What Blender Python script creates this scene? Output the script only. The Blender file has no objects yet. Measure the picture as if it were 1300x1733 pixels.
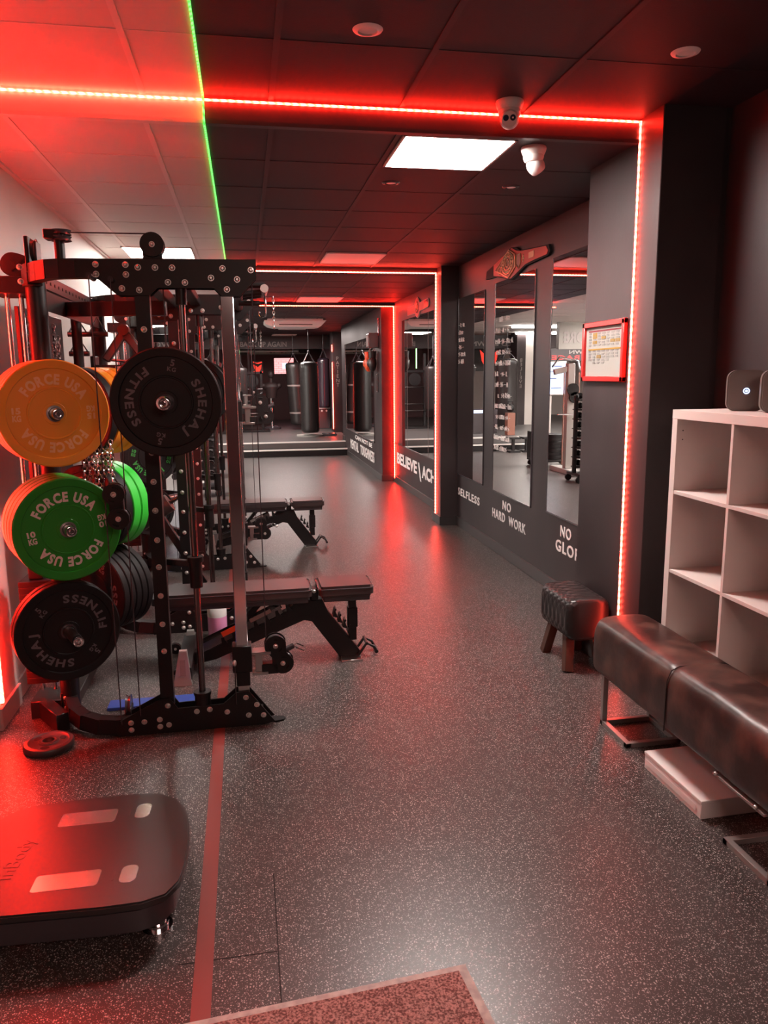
import bpy, bmesh, math, random
from mathutils import Vector, Matrix, Euler
random.seed(7)
PI = math.pi
SC = bpy.context.scene
COL = SC.collection

# ------------------------------------------------------------------ camera
cam_d = bpy.data.cameras.new('camera')
cam = bpy.data.objects.new('camera', cam_d)
COL.objects.link(cam)
cam_d.sensor_fit = 'HORIZONTAL'
cam_d.sensor_width = 36.0
cam_d.lens = 36.0 * 1299.0 / 1300.0
cam_d.clip_start = 0.05
cam_d.clip_end = 100
def _n(v): return Vector(v).normalized()
_Y = _n((412 - 650, 636 - 866.5, 1299.0))
_Z = _n((720 - 650, 8120 - 866.5, 1299.0))
_Z = -(_Z - _Y * _Y.dot(_Z)).normalized()
_X = _Y.cross(_Z)
R = Matrix((_X, _Y, _Z))
m = Matrix((R.col[0], -R.col[1], -R.col[2])).transposed().to_4x4()
m.translation = Vector((0, 0, 1.65))
cam.matrix_world = m
SC.camera = cam

# ------------------------------------------------------------------ look
SC.view_settings.view_transform = 'Standard'
SC.view_settings.look = 'None'
SC.view_settings.gamma = 1
SC.view_settings.use_curve_mapping = False
SC.view_settings.exposure = 1.3
PANEL_E = 50.0
LAMP_E = 26.0
RED_E = 60.0
GREEN_E = 1.1
world = bpy.data.worlds.new('world')
SC.world = world
world.use_nodes = True
world.node_tree.nodes['Background'].inputs[0].default_value = (0.02, 0.012, 0.012, 1)
world.node_tree.nodes['Background'].inputs[1].default_value = 0.3

def area(name, loc, rot, sx, sy, power, color):
    l = bpy.data.lights.new(name, 'AREA')
    l.shape = 'RECTANGLE'; l.size = sx; l.size_y = sy; l.energy = power; l.color = color
    o = bpy.data.objects.new(name, l); COL.objects.link(o)
    o.location = loc; o.rotation_euler = rot
    return o
# ceiling panels behind the photographer and in the side room
area('entrance_panel_light', (0.9, -1.2, 2.80), (0.25, 0, 0), 1.6, 1.0, 34, (1, 0.62, 0.54))
area('side_room_light', (-3.6, 12.4, 2.70), (0, 0, 0), 2.4, 4.0, 380, (1, 0.94, 0.88))
area('platform_light', (0.9, 18.2, 2.60), (0, 0, 0), 1.4, 1.0, 55, (1, 0.85, 0.8))

# ------------------------------------------------------------------ materials
MATS = {}
def mat(name, col, rough=0.5, metal=0.0, emit=None, es=0.0, spec=0.5, coat=0.0):
    if name in MATS: return MATS[name]
    m = bpy.data.materials.new(name); m.use_nodes = True
    b = m.node_tree.nodes['Principled BSDF']
    b.inputs['Base Color'].default_value = (*col, 1)
    b.inputs['Roughness'].default_value = rough
    b.inputs['Metallic'].default_value = metal
    b.inputs['Specular IOR Level'].default_value = spec
    b.inputs['Coat Weight'].default_value = coat
    if emit:
        b.inputs['Emission Color'].default_value = (*emit, 1)
        b.inputs['Emission Strength'].default_value = es
    MATS[name] = m
    return m
def nodes(m): return m.node_tree.nodes, m.node_tree.links, m.node_tree.nodes['Principled BSDF']
def bump(m, kind='noise', scale=40, strength=0.2, dist=0.002, detail=4):
    N, L, b = nodes(m)
    tc = N.new('ShaderNodeTexCoord')
    if kind == 'noise':
        t = N.new('ShaderNodeTexNoise'); t.inputs['Detail'].default_value = detail; out = t.outputs['Fac']
    else:
        t = N.new('ShaderNodeTexVoronoi'); out = t.outputs['Distance']
    t.inputs['Scale'].default_value = scale
    L.new(tc.outputs['Object'], t.inputs['Vector'])
    bp = N.new('ShaderNodeBump'); bp.inputs['Strength'].default_value = strength; bp.inputs['Distance'].default_value = dist
    L.new(out, bp.inputs['Height']); L.new(bp.outputs['Normal'], b.inputs['Normal'])
    return m
def mottle(m, c1, c2, scale=3.0, detail=5, lo=0.4, hi=0.62, rough=None):
    N, L, b = nodes(m)
    tc = N.new('ShaderNodeTexCoord'); t = N.new('ShaderNodeTexNoise')
    t.inputs['Scale'].default_value = scale; t.inputs['Detail'].default_value = detail
    L.new(tc.outputs['Object'], t.inputs['Vector'])
    r = N.new('ShaderNodeValToRGB')
    r.color_ramp.elements[0].position = lo; r.color_ramp.elements[0].color = (*c1, 1)
    r.color_ramp.elements[1].position = hi; r.color_ramp.elements[1].color = (*c2, 1)
    L.new(t.outputs['Fac'], r.inputs['Fac']); L.new(r.outputs['Color'], b.inputs['Base Color'])
    if rough:
        mr = N.new('ShaderNodeMapRange'); mr.inputs['To Min'].default_value = rough[0]; mr.inputs['To Max'].default_value = rough[1]
        L.new(t.outputs['Fac'], mr.inputs['Value']); L.new(mr.outputs['Result'], b.inputs['Roughness'])
    return m

BLK = bump(mat('black_powder_coat', (0.007, 0.005, 0.0055), 0.42, spec=0.35), scale=900, strength=0.08, dist=0.0005)
RUB = bump(mat('black_rubber', (0.007, 0.005, 0.0055), 0.55, spec=0.3), scale=300, strength=0.1, dist=0.0005)
GREYRUB = mat('grey_print', (0.12, 0.11, 0.12), 0.6)
CHR = mat('chrome', (0.75, 0.73, 0.75), 0.12, 1.0)
SATIN = mat('brushed_steel', (0.42, 0.39, 0.38), 0.32, 1.0)
BOLT = mat('zinc_bolt', (0.78, 0.74, 0.72), 0.35, 0.85)
DARKSTEEL = mat('dark_steel', (0.16, 0.14, 0.14), 0.25, 1.0)
YEL = mat('yellow_bumper_rubber', (0.85, 0.31, 0.02), 0.42)
YELD = mat('yellow_plate_lettering', (0.90, 0.50, 0.24), 0.5)
GRN = mat('green_bumper_rubber', (0.015, 0.24, 0.012), 0.42)
GRNL = mat('bright_green_rubber', (0.03, 0.55, 0.04), 0.42)
PINKW = mat('plate_white_lettering', (0.75, 0.62, 0.58), 0.5)
WHITE = bump(mat('white_laminate', (0.62, 0.53, 0.50), 0.45), scale=60, strength=0.02)
WPL = mat('white_plastic', (0.75, 0.70, 0.68), 0.35)
MIR = mat('mirror_silver', (0.90, 0.88, 0.88), 0.0, 1.0)
LEATH = bump(mottle(mat('worn_brown_leather', (0.05, 0.02, 0.015), 0.33), (0.028, 0.012, 0.010), (0.12, 0.052, 0.038), scale=7, detail=9, lo=0.45, hi=0.72, rough=(0.24, 0.5)), scale=55, strength=0.25, dist=0.002, detail=8)
BLEATH = bump(mat('black_leather', (0.018, 0.014, 0.014), 0.34), scale=120, strength=0.12, dist=0.001)
WOOD = bump(mat('dark_stained_wood', (0.07, 0.022, 0.012), 0.5), scale=30, strength=0.1)
VINYL = bump(mat('black_vinyl_padding', (0.045, 0.032, 0.032), 0.36), scale=200, strength=0.06, dist=0.0006)
BLACKW = bump(mottle(mat('black_wall_paint', (0.03, 0.026, 0.028), 0.48, spec=0.35), (0.026, 0.017, 0.018), (0.040, 0.028, 0.029), scale=1.6, rough=(0.38, 0.52)), scale=45, strength=0.12, dist=0.002)
WHITEW = bump(mottle(mat('cream_wall_paint', (0.6, 0.55, 0.5), 0.6), (0.55, 0.50, 0.47), (0.62, 0.57, 0.53), scale=1.2), scale=80, strength=0.05)
REDW = bump(mat('dark_red_wall_paint', (0.06, 0.008, 0.010), 0.55), scale=50, strength=0.08)
CEILB = bump(mat('black_ceiling_tile', (0.030, 0.018, 0.022), 0.6, spec=0.25), scale=160, strength=0.2, dist=0.002)
CEILW = bump(mat('white_ceiling_tile', (0.55, 0.49, 0.46), 0.6), scale=60, strength=0.08, dist=0.002)
GRIDB = mat('black_ceiling_grid', (0.036, 0.023, 0.027), 0.6, spec=0.3)
GRIDW = mat('white_ceiling_grid', (0.62, 0.56, 0.53), 0.5)
SKIRT = mat('black_skirting', (0.035, 0.028, 0.028), 0.4)
LETW = mat('white_vinyl_lettering', (0.80, 0.74, 0.72), 0.5)
LETR = mat('red_vinyl_lettering', (0.55, 0.02, 0.02), 0.5)
LETG = mat('grey_vinyl_lettering', (0.22, 0.18, 0.17), 0.5)
REDP = mat('red_plastic_frame', (0.45, 0.012, 0.010), 0.35)
PAPER = mat('white_paper', (0.27, 0.255, 0.235), 0.6)
ORANGEP = mat('amber_print', (0.26, 0.14, 0.015), 0.6)
CRIMP = mat('crimson_print', (0.16, 0.012, 0.02), 0.6)
INK = mat('pale_grey_print', (0.14, 0.14, 0.14), 0.6)
BELTR = mat('red_belt_print', (0.55, 0.06, 0.04), 0.5)
GOLD = mat('gold_relief', (0.55, 0.36, 0.22), 0.35, 0.6)
TAPE = mat('red_floor_tape', (0.20, 0.034, 0.028), 0.45)
BLUE = mat('blue_foam', (0.03, 0.07, 0.32), 0.6)
SCREEN = mat('lit_screen', (0.1, 0.1, 0.1), 0.3, emit=(0.45, 0.62, 0.95), es=1.0)
PINKSCR = mat('lit_brick_screen', (0.2, 0.05, 0.05), 0.3, emit=(1.0, 0.28, 0.28), es=1.0)
BENCHM = mat('painted_silver_steel', (0.30, 0.26, 0.25), 0.35, 0.5)
GREYM = mat('silver_grey_paint', (0.42, 0.40, 0.38), 0.35, 0.3)
ORG = mat('orange_leather', (0.75, 0.09, 0.02), 0.4)
PAN = mat('lit_panel_diffuser', (0.9, 0.9, 0.9), 0.4, emit=(1.0, 0.91, 0.85), es=PANEL_E)
LAMP = mat('lit_tube_diffuser', (0.9, 0.9, 0.9), 0.4, emit=(1.0, 0.97, 0.9), es=LAMP_E)
PANOFF = mat('unlit_panel_diffuser', (0.72, 0.66, 0.64), 0.4)
PINKLIQ = mat('pink_liquid_bottle', (0.75, 0.30, 0.52), 0.2)

def led_mat(name, col, es):
    m = mat(name, (0.1, 0.1, 0.1), 0.4, emit=col, es=es)
    N, L, b = nodes(m)
    tc = N.new('ShaderNodeTexCoord'); w = N.new('ShaderNodeTexWave')
    w.bands_direction = 'DIAGONAL'
    w.inputs['Scale'].default_value = 18; w.inputs['Distortion'].default_value = 0
    mr = N.new('ShaderNodeMapRange'); mr.inputs['To Min'].default_value = es * 0.35; mr.inputs['To Max'].default_value = es * 1.65
    L.new(tc.outputs['Object'], w.inputs['Vector']); L.new(w.outputs['Fac'], mr.inputs['Value'])
    L.new(mr.outputs['Result'], b.inputs['Emission Strength'])
    return m
LEDR = led_mat('red_led', (1.0, 0.016, 0.008), RED_E)
LEDL = led_mat('red_led_strong', (1.0, 0.014, 0.007), RED_E * 2.0)
LEDF = led_mat('red_led_soft', (1.0, 0.045, 0.025), RED_E * 0.62)
LEDC = led_mat('red_led_column', (1.0, 0.05, 0.028), RED_E * 0.38)
LEDG = led_mat('green_led', (0.10, 1.0, 0.10), GREEN_E)

def floor_mat():
    m = mat('speckled_rubber_floor', (0.04, 0.037, 0.037), 0.4)
    N, L, b = nodes(m)
    tc = N.new('ShaderNodeTexCoord')
    def speck(scale, lo, hi):
        v = N.new('ShaderNodeTexVoronoi'); v.inputs['Scale'].default_value = scale; v.inputs['Randomness'].default_value = 1
        L.new(tc.outputs['Object'], v.inputs['Vector'])
        r = N.new('ShaderNodeValToRGB'); r.color_ramp.elements[0].position = lo; r.color_ramp.elements[0].color = (1, 1, 1, 1)
        r.color_ramp.elements[1].position = hi; r.color_ramp.elements[1].color = (0, 0, 0, 1)
        L.new(v.outputs['Distance'], r.inputs['Fac'])
        # only some of the cells carry a fleck
        s = N.new('ShaderNodeSeparateColor'); L.new(v.outputs['Color'], s.inputs['Color'])
        g = N.new('ShaderNodeMath'); g.operation = 'GREATER_THAN'; g.inputs[1].default_value = 0.45
        L.new(s.outputs['Red'], g.inputs[0])
        mm = N.new('ShaderNodeMath'); mm.operation = 'MULTIPLY'
        L.new(r.outputs['Color'], mm.inputs[0]); L.new(g.outputs[0], mm.inputs[1])
        return mm
    a = speck(130, 0.22, 0.34); c = speck(260, 0.20, 0.34)
    mx = N.new('ShaderNodeMath'); mx.operation = 'MAXIMUM'
    L.new(a.outputs[0], mx.inputs[0]); L.new(c.outputs[0], mx.inputs[1])
    base = N.new('ShaderNodeTexNoise'); base.inputs['Scale'].default_value = 1.3; base.inputs['Detail'].default_value = 6
    L.new(tc.outputs['Object'], base.inputs['Vector'])
    br = N.new('ShaderNodeValToRGB'); br.color_ramp.elements[0].position = 0.3; br.color_ramp.elements[0].color = (0.028, 0.021, 0.020, 1)
    br.color_ramp.elements[1].position = 0.75; br.color_ramp.elements[1].color = (0.044, 0.034, 0.032, 1)
    L.new(base.outputs['Fac'], br.inputs['Fac'])
    mix = N.new('ShaderNodeMix'); mix.data_type = 'RGBA'
    L.new(mx.outputs[0], mix.inputs['Factor']); L.new(br.outputs['Color'], mix.inputs['A'])
    mix.inputs['B'].default_value = (0.42, 0.38, 0.36, 1)
    L.new(mix.outputs['Result'], b.inputs['Base Color'])
    n2 = N.new('ShaderNodeTexNoise'); n2.inputs['Scale'].default_value = 260; n2.inputs['Detail'].default_value = 2
    L.new(tc.outputs['Object'], n2.inputs['Vector'])
    bp = N.new('ShaderNodeBump'); bp.inputs['Strength'].default_value = 0.25; bp.inputs['Distance'].default_value = 0.001
    L.new(n2.outputs['Fac'], bp.inputs['Height']); L.new(bp.outputs['Normal'], b.inputs['Normal'])
    b.inputs['Roughness'].default_value = 0.36
    return m
FLOORM = floor_mat()
def carpet_mat():
    m = mat('red_brown_mat_pile', (0.2, 0.07, 0.06), 0.95)
    N, L, b = nodes(m)
    tc = N.new('ShaderNodeTexCoord'); t = N.new('ShaderNodeTexNoise'); t.inputs['Scale'].default_value = 170; t.inputs['Detail'].default_value = 3
    L.new(tc.outputs['Object'], t.inputs['Vector'])
    r = N.new('ShaderNodeValToRGB'); r.color_ramp.elements[0].position = 0.4; r.color_ramp.elements[0].color = (0.13, 0.05, 0.045, 1)
    r.color_ramp.elements[1].position = 0.62; r.color_ramp.elements[1].color = (0.46, 0.25, 0.22, 1)
    L.new(t.outputs['Fac'], r.inputs['Fac']); L.new(r.outputs['Color'], b.inputs['Base Color'])
    bp = N.new('ShaderNodeBump'); bp.inputs['Distance'].default_value = 0.004
    L.new(t.outputs['Fac'], bp.inputs['Height']); L.new(bp.outputs['Normal'], b.inputs['Normal'])
    return m
CARPET = carpet_mat()

# ------------------------------------------------------------------ mesh builder
def ortho(d):
    d = Vector(d).normalized()
    a = Vector((0, 0, 1)) if abs(d.z) < 0.9 else Vector((1, 0, 0))
    u = d.cross(a).normalized(); v = d.cross(u).normalized()
    return u, v
class MB:
    def __init__(s): s.bm = bmesh.new()
    def _merge(s, b, M=None):
        if M is not None: bmesh.ops.transform(b, matrix=M, verts=b.verts)
        bmesh.ops.recalc_face_normals(b, faces=b.faces)
        me = bpy.data.meshes.new('_t'); b.to_mesh(me); b.free(); s.bm.from_mesh(me); bpy.data.meshes.remove(me)
        return s
    def box(s, x0, x1, y0, y1, z0, z1, bev=0.0, rot=None, seg=1):
        b = bmesh.new(); bmesh.ops.create_cube(b, size=1)
        bmesh.ops.scale(b, vec=(abs(x1 - x0), abs(y1 - y0), abs(z1 - z0)), verts=b.verts)
        if bev: bmesh.ops.bevel(b, geom=b.edges[:], offset=bev, segments=seg, affect='EDGES', profile=0.5)
        M = Matrix.Translation(((x0 + x1) / 2, (y0 + y1) / 2, (z0 + z1) / 2))
        if rot: M = M @ Euler(rot).to_matrix().to_4x4()
        return s._merge(b, M)
    def beam(s, p0, p1, w, h, bev=0.0, up=(0, 0, 1)):
        p0 = Vector(p0); p1 = Vector(p1); d = p1 - p0; Ln = d.length; d.normalize()
        up = Vector(up); side = d.cross(up).normalized(); u2 = side.cross(d).normalized()
        b = bmesh.new(); bmesh.ops.create_cube(b, size=1)
        bmesh.ops.scale(b, vec=(Ln, w, h), verts=b.verts)
        if bev: bmesh.ops.bevel(b, geom=b.edges[:], offset=bev, segments=1, affect='EDGES')
        M = Matrix((d, side, u2)).transposed().to_4x4(); M.translation = (p0 + p1) / 2
        return s._merge(b, M)
    def cyl(s, p0, p1, r, seg=16, r2=None, cap=True):
        p0 = Vector(p0); p1 = Vector(p1); d = (p1 - p0).normalized(); u, v = ortho(d)
        if r2 is None: r2 = r
        b = bmesh.new(); A = []; B = []
        for i in range(seg):
            a = 2 * PI * i / seg; o = u * math.cos(a) + v * math.sin(a)
            A.append(b.verts.new(p0 + o * r)); B.append(b.verts.new(p1 + o * r2))
        for i in range(seg):
            j = (i + 1) % seg; b.faces.new((A[i], A[j], B[j], B[i]))
        if cap: b.faces.new(A[::-1]); b.faces.new(B)
        return s._merge(b)
    def tube(s, pts, r, seg=10, closed=False):
        pts = [Vector(p) for p in pts]; b = bmesh.new(); rings = []; n = len(pts); u = None
        for i, p in enumerate(pts):
            if closed: d = pts[(i + 1) % n] - pts[i - 1]
            else: d = pts[min(i + 1, n - 1)] - pts[max(i - 1, 0)]
            d.normalize()
            if u is None: u, v = ortho(d)
            else:
                u = (u - d * u.dot(d)).normalized(); v = d.cross(u)
            rr = r[i] if isinstance(r, (list, tuple)) else r
            rings.append([b.verts.new(p + (u * math.cos(2 * PI * k / seg) + v * math.sin(2 * PI * k / seg)) * rr) for k in range(seg)])
        for i in range(n if closed else n - 1):
            A = rings[i]; B = rings[(i + 1) % n]
            for k in range(seg):
                j = (k + 1) % seg; b.faces.new((A[k], A[j], B[j], B[k]))
        if not closed: b.faces.new(rings[0][::-1]); b.faces.new(rings[-1])
        return s._merge(b)
    def prism(s, pts, a0, a1, axis='y', bev=0.0):
        # pts in (x,z) for axis y, (y,z) for axis x, (x,y) for axis z
        def P(p, a):
            return {'y': (p[0], a, p[1]), 'x': (a, p[0], p[1]), 'z': (p[0], p[1], a)}[axis]
        b = bmesh.new()
        A = [b.verts.new(P(p, a0)) for p in pts]; B = [b.verts.new(P(p, a1)) for p in pts]; n = len(pts)
        f0 = b.faces.new(A[::-1]); f1 = b.faces.new(B)
        for i in range(n):
            j = (i + 1) % n; b.faces.new((A[i], A[j], B[j], B[i]))
        if bev: 
            bmesh.ops.recalc_face_normals(b, faces=b.faces)
            bmesh.ops.bevel(b, geom=list(set(f0.edges[:] + f1.edges[:])), offset=bev, segments=2, affect='EDGES')
        return s._merge(b)
    def lathe(s, prof, M=None, seg=40):
        # prof list of (r, y); axis is y
        b = bmesh.new(); rings = []
        for r, y in prof:
            if r < 1e-6: rings.append([b.verts.new((0, y, 0))])
            else: rings.append([b.verts.new((r * math.cos(2 * PI * k / seg), y, r * math.sin(2 * PI * k / seg))) for k in range(seg)])
        for A, B in zip(rings, rings[1:]):
            for k in range(seg):
                j = (k + 1) % seg
                if len(A) == 1 and len(B) == 1: continue
                if len(A) == 1: b.faces.new((A[0], B[j], B[k]))
                elif len(B) == 1: b.faces.new((A[k], A[j], B[0]))
                else: b.faces.new((A[k], A[j], B[j], B[k]))
        return s._merge(b, M)
    def ball(s, c, r, seg=16, sc=(1, 1, 1)):
        b = bmesh.new(); bmesh.ops.create_uvsphere(b, u_segments=seg, v_segments=max(6, seg // 2), radius=r)
        return s._merge(b, Matrix.Translation(c) @ Matrix.Diagonal((*sc, 1)))
    def mesh(s, me, M): 
        b = bmesh.new(); b.from_mesh(me); bmesh.ops.transform(b, matrix=M, verts=b.verts)
        t = bpy.data.meshes.new('_t'); b.to_mesh(t); b.free(); s.bm.from_mesh(t); bpy.data.meshes.remove(t); return s
    def obj(s, name, material, parent=None, loc=None, smooth=40, rot=None):
        me = bpy.data.meshes.new(name); s.bm.to_mesh(me); s.bm.free()
        me.materials.append(material)
        if smooth:
            me.polygons.foreach_set('use_smooth', [True] * len(me.polygons))
            me.set_sharp_from_angle(angle=math.radians(smooth))
        o = bpy.data.objects.new(name, me); COL.objects.link(o)
        if loc is not None: o.location = loc
        if rot is not None: o.rotation_euler = rot
        if parent is not None: o.parent = parent
        return o
def tag(o, label=None, cat=None, group=None, kind=None):
    if label: o['label'] = label
    if cat: o['category'] = cat
    if group: o['group'] = group
    if kind: o['kind'] = kind
    return o
def empty(name, loc=(0, 0, 0), rz=0):
    o = bpy.data.objects.new(name, None); COL.objects.link(o); o.location = loc; o.rotation_euler = (0, 0, rz)
    o.empty_display_size = 0.05
    return o
def kids(o): return [c for c in COL.objects if c.parent == o]
def copy_tree(o, parent=None):
    c = o.copy(); COL.objects.link(c); c.parent = parent
    for ch in kids(o): copy_tree(ch, c)
    return c
def struct(name, mb, m, smooth=0):
    return tag(mb.obj(name, m, smooth=smooth), kind='structure')
def arc(cx, cz, r, a0, a1, n):
    return [(cx + r * math.cos(math.radians(a0 + (a1 - a0) * i / n)), cz + r * math.sin(math.radians(a0 + (a1 - a0) * i / n))) for i in range(n + 1)]
def rrect(w, h, r, n=5):
    p = []
    for cx, cy, a in ((w / 2 - r, h / 2 - r, 0), (-w / 2 + r, h / 2 - r, 90), (-w / 2 + r, -h / 2 + r, 180), (w / 2 - r, -h / 2 + r, 270)):
        p += arc(cx, cy, r, a, a + 90, n)
    return p

# ------------------------------------------------------------------ lettering
def text_mesh(txt, bold=0.0, ext=0.02, shear=0.0, space=1.0):
    cu = bpy.data.curves.new('_txt', 'FONT'); cu.body = txt; cu.size = 1; cu.extrude = ext; cu.offset = bold
    cu.shear = shear; cu.space_character = space; cu.resolution_u = 3
    ob = bpy.data.objects.new('_txt', cu); COL.objects.link(ob)
    bpy.context.view_layer.update()
    dg = bpy.context.evaluated_depsgraph_get()
    me = bpy.data.meshes.new_from_object(ob.evaluated_get(dg))
    bpy.data.objects.remove(ob); bpy.data.curves.remove(cu)
    return me
GL = {}
def glyph(ch, bold):
    k = (ch, bold)
    if k not in GL: 
        me = text_mesh(ch, bold, 0.01)
        xs = [v.co.x for v in me.vertices] or [0, 0.3]
        GL[k] = (me, min(xs), max(xs))
    return GL[k]
def arc_text(mb, txt, r, ang, h, y, bold=0.03, inward=False, gap=0.12, wide=1.0):
    # text on a circle in the xz plane facing -y, centred on angle ang (degrees, 0 = right, 90 = top)
    sz = h / 0.72
    ws = [(0.28 if c == ' ' else (glyph(c, bold)[2] - glyph(c, bold)[1])) * wide * sz for c in txt]
    tot = sum(ws) + gap * sz * (len(txt) - 1)
    pos = -tot / 2
    rr = r
    for c, w in zip(txt, ws):
        mid = pos + w / 2; pos += w + gap * sz
        if c == ' ': continue
        me, x0, x1 = glyph(c, bold)
        if not inward: a = math.radians(ang) - mid / (rr + h * 0.5); tilt = a - PI / 2; base = rr
        else: a = math.radians(ang) + mid / (rr + h * 0.5); tilt = a + PI / 2; base = rr + h
        M = (Matrix.Translation((base * math.cos(a), y, base * math.sin(a))) @ Matrix.Rotation(-tilt, 4, 'Y') @
             Matrix.Rotation(PI / 2, 4, 'X') @ Matrix.Diagonal((sz * wide, sz, sz * 0.1 + 0.05, 1)) @ Matrix.Translation((-(x0 + x1) / 2, 0, 0)))
        mb.mesh(me, M)
def wall_text(name, txt, p0, p1, h, m, label, cat='lettering', bold=0.02, normal=(-1, 0, 0), thick=0.003, group=None, shear=0, parent=None, fitw=True, space=1.0):
    """text whose baseline runs from p0 to p1"""
    me = text_mesh(txt, bold, 0.5, shear, space)
    xs = [v.co.x for v in me.vertices]; ys = [v.co.y for v in me.vertices]
    p0 = Vector(p0); p1 = Vector(p1); d = (p1 - p0); Ln = d.length; d.normalize()
    n = Vector(normal).normalized(); up = n.cross(d).normalized()
    sx = Ln / (max(xs) - min(xs)) if fitw else h / 0.72
    sy = h / (max(ys) - min(ys))
    M = Matrix((d, up, n)).transposed().to_4x4(); M.translation = p0 if parent else Vector((0, 0, 0))
    mb = MB(); mb.mesh(me, M @ Matrix.Diagonal((sx, sy, thick, 1)) @ Matrix.Translation((-min(xs), -min(ys), 0)))
    o = mb.obj(name, m, parent, loc=None if parent else p0, smooth=0)
    if label: tag(o, label, cat, group)
    return o

# ================================================================== SETTING
ZA, ZB, ZC, ZD = 2.86, 2.76, 2.705, 2.66
YB1, YB2, YB3 = 3.72, 8.30, 11.65
struct('floor', MB().box(-7, 3, -3, 15.9, -0.1, 0), FLOORM)
struct('trim_1', MB().box(-7, 2.1, 15.9, 16.2, 0, 0.14, 0.004), RUB)           # first step
struct('trim_2', MB().box(-7, 2.3, 16.2, 25, 0, 0.27, 0.004), mat('grey_platform_rubber', (0.085, 0.076, 0.074), 0.38))
struct('trim_3', MB().box(-7, 2.08, 15.890, 15.94, 0.120, 0.146).box(-7, 2.08, 16.190, 16.25, 0.250, 0.276), mat('pale_step_nosing', (0.75, 0.70, 0.66), 0.4))
# right side
struct('wall_right', MB().box(2.30, 2.5, -3, 3.51, 0, 3).box(2.27, 2.5, 3.51, 12.0, 0, 3).box(2.38, 2.5, 12, 25, 0, 3), BLACKW)
struct('wall_column_front', MB().box(1.955, 2.31, 3.51, 4.28, 0, ZA + .05, 0.003), BLACKW)
struct('wall_column_middle', MB().box(2.08, 2.29, 8.10, 8.42, 0, ZB + .02, 0.003), BLACKW)
struct('wall_column_far', MB().box(2.08, 2.39, 11.75, 16.60, 0, ZD + .1, 0.003), BLACKW)
struct('wall_column_end', MB().box(2.12, 2.39, 18.7, 19.2, 0.26, ZD + .1, 0.003), BLACKW)
bb = MB()
bb.box(2.255, 2.285, 4.28, 8.10, 0, 0.10, 0.003).box(2.255, 2.285, 8.42, 11.75, 0, 0.10, 0.003)
bb.box(2.068, 2.10, 8.09, 8.43, 0, 0.10, 0.003).box(2.07, 2.285, 8.088, 8.10, 0, 0.10, 0.002)
bb.box(2.068, 2.10, 11.74, 15.9, 0, 0.10, 0.003).box(2.07, 2.285, 11.738, 11.76, 0, 0.10, 0.002)
bb.box(1.943, 1.96, 3.50, 4.29, 0, 0.10, 0.003)
bb.box(2.068, 2.10, 16.2, 16.6, 0.27, 0.37, 0.003).box(2.365, 2.39, 16.6, 24.7, 0.27, 0.37, 0.003)
struct('baseboard_right', bb, SKIRT)
struct('trim_4', MB().box(2.255, 2.272, 8.42, 11.74, 0.60, 0.612), SKIRT)
# left side
struct('wall_left', MB().box(-1.45, -1.22, 3.98, 9.5, 0, 3).box(-7, -1.22, 9.4, 9.5, 0, 3).box(-1.75, -1.6, -3, 3.70, 0, 3), WHITEW)
struct('wall_pilaster_left', MB().box(-1.62, -1.20, 3.69, 3.99, 0.0, 3, 0.003), WHITEW)
struct('baseboard_left', MB().box(-1.215, -1.188, 3.68, 4.0, 0, 0.11, 0.003).box(-1.23, -1.208, 4.0, 9.5, 0, 0.11, 0.003).box(-1.61, -1.19, 3.676, 3.692, 0, 0.11, 0.002), mat('cream_skirting', (0.4, 0.3, 0.28), 0.5))
struct('wall_side_room', MB().box(-7.1, -7.0, 9.4, 25, 0, 3), WHITEW)
struct('wall_back', MB().box(-2.2, 2.5, 24.6, 24.8, 0, 3), REDW)
struct('wall_back_white', MB().box(-7, -2.2, 24.6, 24.8, 0, 3), WHITEW)
struct('wall_behind', MB().box(-2, 2.5, -3.1, -3.0, 0, 3), BLACKW)
# ceilings
def ceil(name, x0, x1, y0, y1, z, m):
    struct(name, MB().box(x0, x1, y0, y1, z, z + 0.05), m)
G = -0.125
ceil('ceiling_front', G, 2.5, -3, YB1, ZA, CEILB)
ceil('ceiling_front_white', -1.75, G, -3, YB1, ZA, CEILW)
ceil('ceiling_middle', G, 2.5, YB1 + 0.03, YB2, ZB, CEILB)
ceil('ceiling_middle_white', -1.75, G, YB1 + 0.03, YB2, ZB, CEILW)
ceil('ceiling_rear', G, 2.5, YB2, YB3, ZC, CEILB)
ceil('ceiling_rear_white', -7, G, YB2, 25, ZC + .02, CEILW)
ceil('ceiling_back', G, 2.5, YB3, 25, ZD, CEILB)
# dropped beams that carry the led strips
struct('trim_5', MB().box(G, 2.31, YB1, YB1 + 0.03, ZB - 0.004, ZA + .04, 0.004).box(G, 1.955, YB1 - 0.006, YB1 + 0.034, ZB - 0.012, ZB + 0.006), BLACKW)
struct('trim_6', MB().box(-1.62, G, YB1, YB1 + 0.03, ZB - 0.004, ZA + .04, 0.004).box(-1.2, G, YB1 - 0.006, YB1 + 0.034, ZB - 0.012, ZB + 0.006), WHITEW)
struct('trim_7', MB().box(G, 2.29, YB2 - 0.02, YB2 + .03, ZC - 0.002, ZB + .02), BLACKW)
struct('trim_8', MB().box(G, 2.29, YB3 - 0.02, YB3 + .03, ZD - 0.002, ZC + .02), BLACKW)
struct('trim_9', MB().box(-7, 2.4, 20.6, 20.75, 2.33, ZD + .02), BLACKW)                # lettered bulkhead at the back
struct('trim_10', MB().box(-6.9, -2.2, 16.0, 16.15, 2.15, ZC + .03), mat('dull_cream_paint', (.20, .18, .16), .6))
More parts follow.
